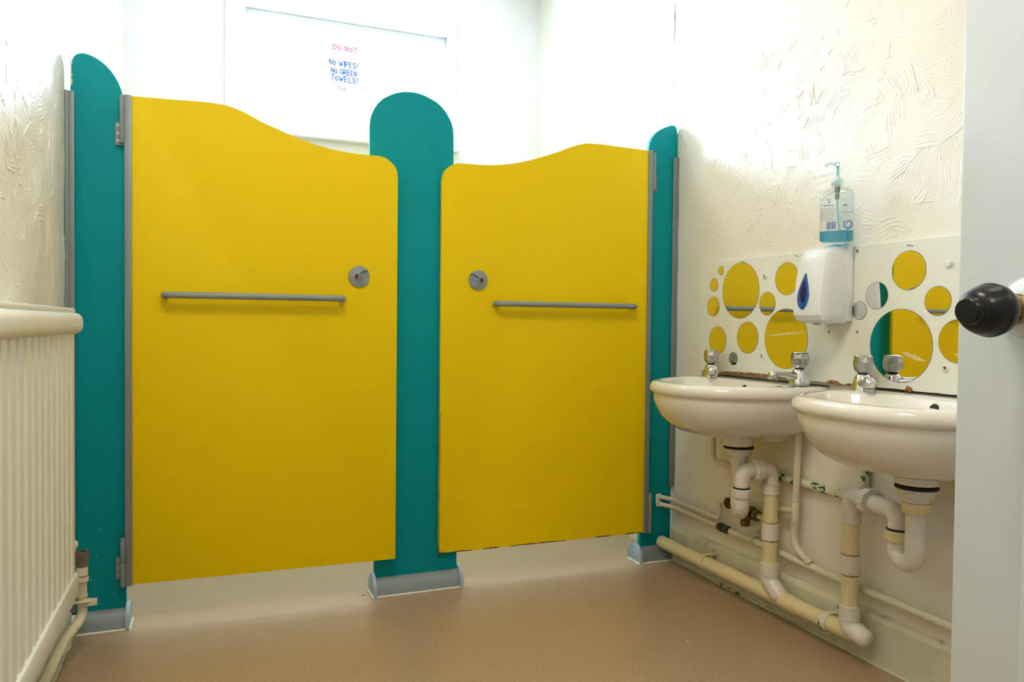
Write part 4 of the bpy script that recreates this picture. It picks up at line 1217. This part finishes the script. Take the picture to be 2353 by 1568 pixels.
b = nb(); box(b, (XF - .030, y0r, .300), (XF + .006, y1r + .006, .353), .005, 2); part('bottom_rail', b, m_rad, rd, True)
b = nb(); box(b, (XL, 1.70, .40), (XL + .014, 1.74, .80)); part('wall_bracket', b, m_rad, rd, True)
b = nb(); lathe(b, (-.322, 1.852, .335), (0, 1, 0), [(-.02, .012), (.30, .012)], 16)
part('valve_tail', b, m_rad, rd, True)
t = thing('radiator_valve', 'dull grey open-topped radiator valve at the post end of the radiator', 'valve', (-.318, 2.262, .24))
b = nb(); lathe(b, (-.318, 2.262, .240), (0, 0, 1), [(0, .008), (.004, .0138), (.012, .0158), (.046, .0158), (.047, .0145), (.046, .0120), (.030, .0115)], 24, cap1=True); part('valve_cap', b, simple('worn_grey_metal', srgb(128, 122, 108), .45, .4, var=.35, vscale=40), t, True)
b = nb(); tube(b, [(-.318, 2.262, .245), (-.318, 2.262, .222)], .0145, 16); lathe(b, (-.318, 2.262, .205), (0, 0, 1), [(0, .013), (.001, .0155), (.012, .0155), (.013, .013)], 16); part('valve_stem', b, m_cream, t, True)
single_pipe([(-.318, 2.262, .215), (-.320, 2.285, .100), (-.350, 2.20, .075), (-.352, .9, .085)], [.03, .05], .0118,
            'cream heating pipe dropping from the radiator valve and running along the left skirting', m_cream, n=20, base=(-.35, 2.2, .05),
            fittings=[((-.319, 2.272, .165), (0, .1, -1), .006, .0135, m_cream)])
b = nb()
tube(b, [Vector((-.319 + .018 * math.cos(a), 2.272 + .018 * math.sin(a) , .148 + .004 * math.cos(a * 1.3))) for a in [R(q) for q in range(0, 361, 20)]], .0035, 8, cap=False)
box(b, (-.318, 2.262, .136), (-.283, 2.268, .156), .002)
single('pipe_tie', b, m_cream, 'cream painted tie wrapped round the heating pipe by the left post', 'pipe tie', (-.319, 2.27, .148))
b = nb(); box(b, (XL + .001, 2.16, .115), (XL + .020, 2.20, .165), .004)
lathe(b, (XL + .02, 2.18, .14), (1, 0, 0), [(0, .012), (.012, .012), (.013, .008), (.004, .006)], 16)
single('wall_bracket', b, m_grime, 'dark rusty bracket on the left wall behind the heating pipe', 'bracket', (XL, 2.18, .14))

# ------------------------------------------------------------------ open white door in the foreground
DX = .80
b = nb(); box(b, (DX, -.13, .008), (DX + .042, .612, 2.03), .004, 2)
dr = struct('door_1', b, m_gdoor, smooth=True)
b = nb()
for (ya, yb_, za, zb_) in ((.06, .530, 1.25, 1.93), (.06, .530, .30, .865)):
    for lo, hi in (((DX - .004, ya, za), (DX + .001, ya + .014, zb_)), ((DX - .004, yb_ - .014, za), (DX + .001, yb_, zb_)), ((DX - .004, ya, za), (DX + .001, yb_, za + .014)), ((DX - .004, ya, zb_ - .014), (DX + .001, yb_, zb_))):
        box(b, lo, hi, .0018)
struct('door_moulding', b, m_gdoor, dr, True)
kx = Vector((DX, .527, .9225)); ka = Vector((-1, .0, -.045)).normalized()
b = nb(); lathe(b, kx, ka, [(0, .034), (.004, .033), (.012, .027), (.020, .019), (.022, .014)], 40); struct('door_rose', b, m_gdoor, dr, True)
b = nb(); lathe(b, kx, ka, [(.018, .0145), (.020, .0155), (.026, .0160), (.028, .0145), (.030, .0155), (.034, .0150), (.035, .013)], 32); struct('door_knob_collar', b, m_brassk, dr, True)
b = nb(); lathe(b, kx, ka, [(.030, .0125), (.042, .0120), (.044, .0140), (.047, .0190), (.052, .0235), (.058, .0265), (.064, .0277), (.0665, .0277), (.0675, .0268), (.074, .0258), (.081, .0232), (.087, .0200), (.0905, .0168), (.0912, .0148), (.0935, .0144), (.0975, .0135), (.099, .0120), (.0992, .001)], 48)
struct('door_handle', b, m_black, dr, True)

# ------------------------------------------------------------------ crumbs on the floor
def crumb(x, y, s, mat, label, seed):
    rr = random.Random(seed)
    b = nb(); bmesh.ops.create_icosphere(b, subdivisions=1, radius=1)
    for v in b.verts: v.co = Vector((x + v.co.x * s * rr.uniform(.7, 1.6), y + v.co.y * s * rr.uniform(.5, 1), .0012 + v.co.z * .0011))
    single('floor_crumb', b, mat, label, 'crumb', (x, y, 0), smooth=False)
crumb(1.262, 1.775, .0045, m_seal, 'small white flake on the floor in front of the far waste pipe', 1)
crumb(.468, 2.46, .004, m_dark, 'dark crumb on the bright floor just left of the middle post foot', 2)
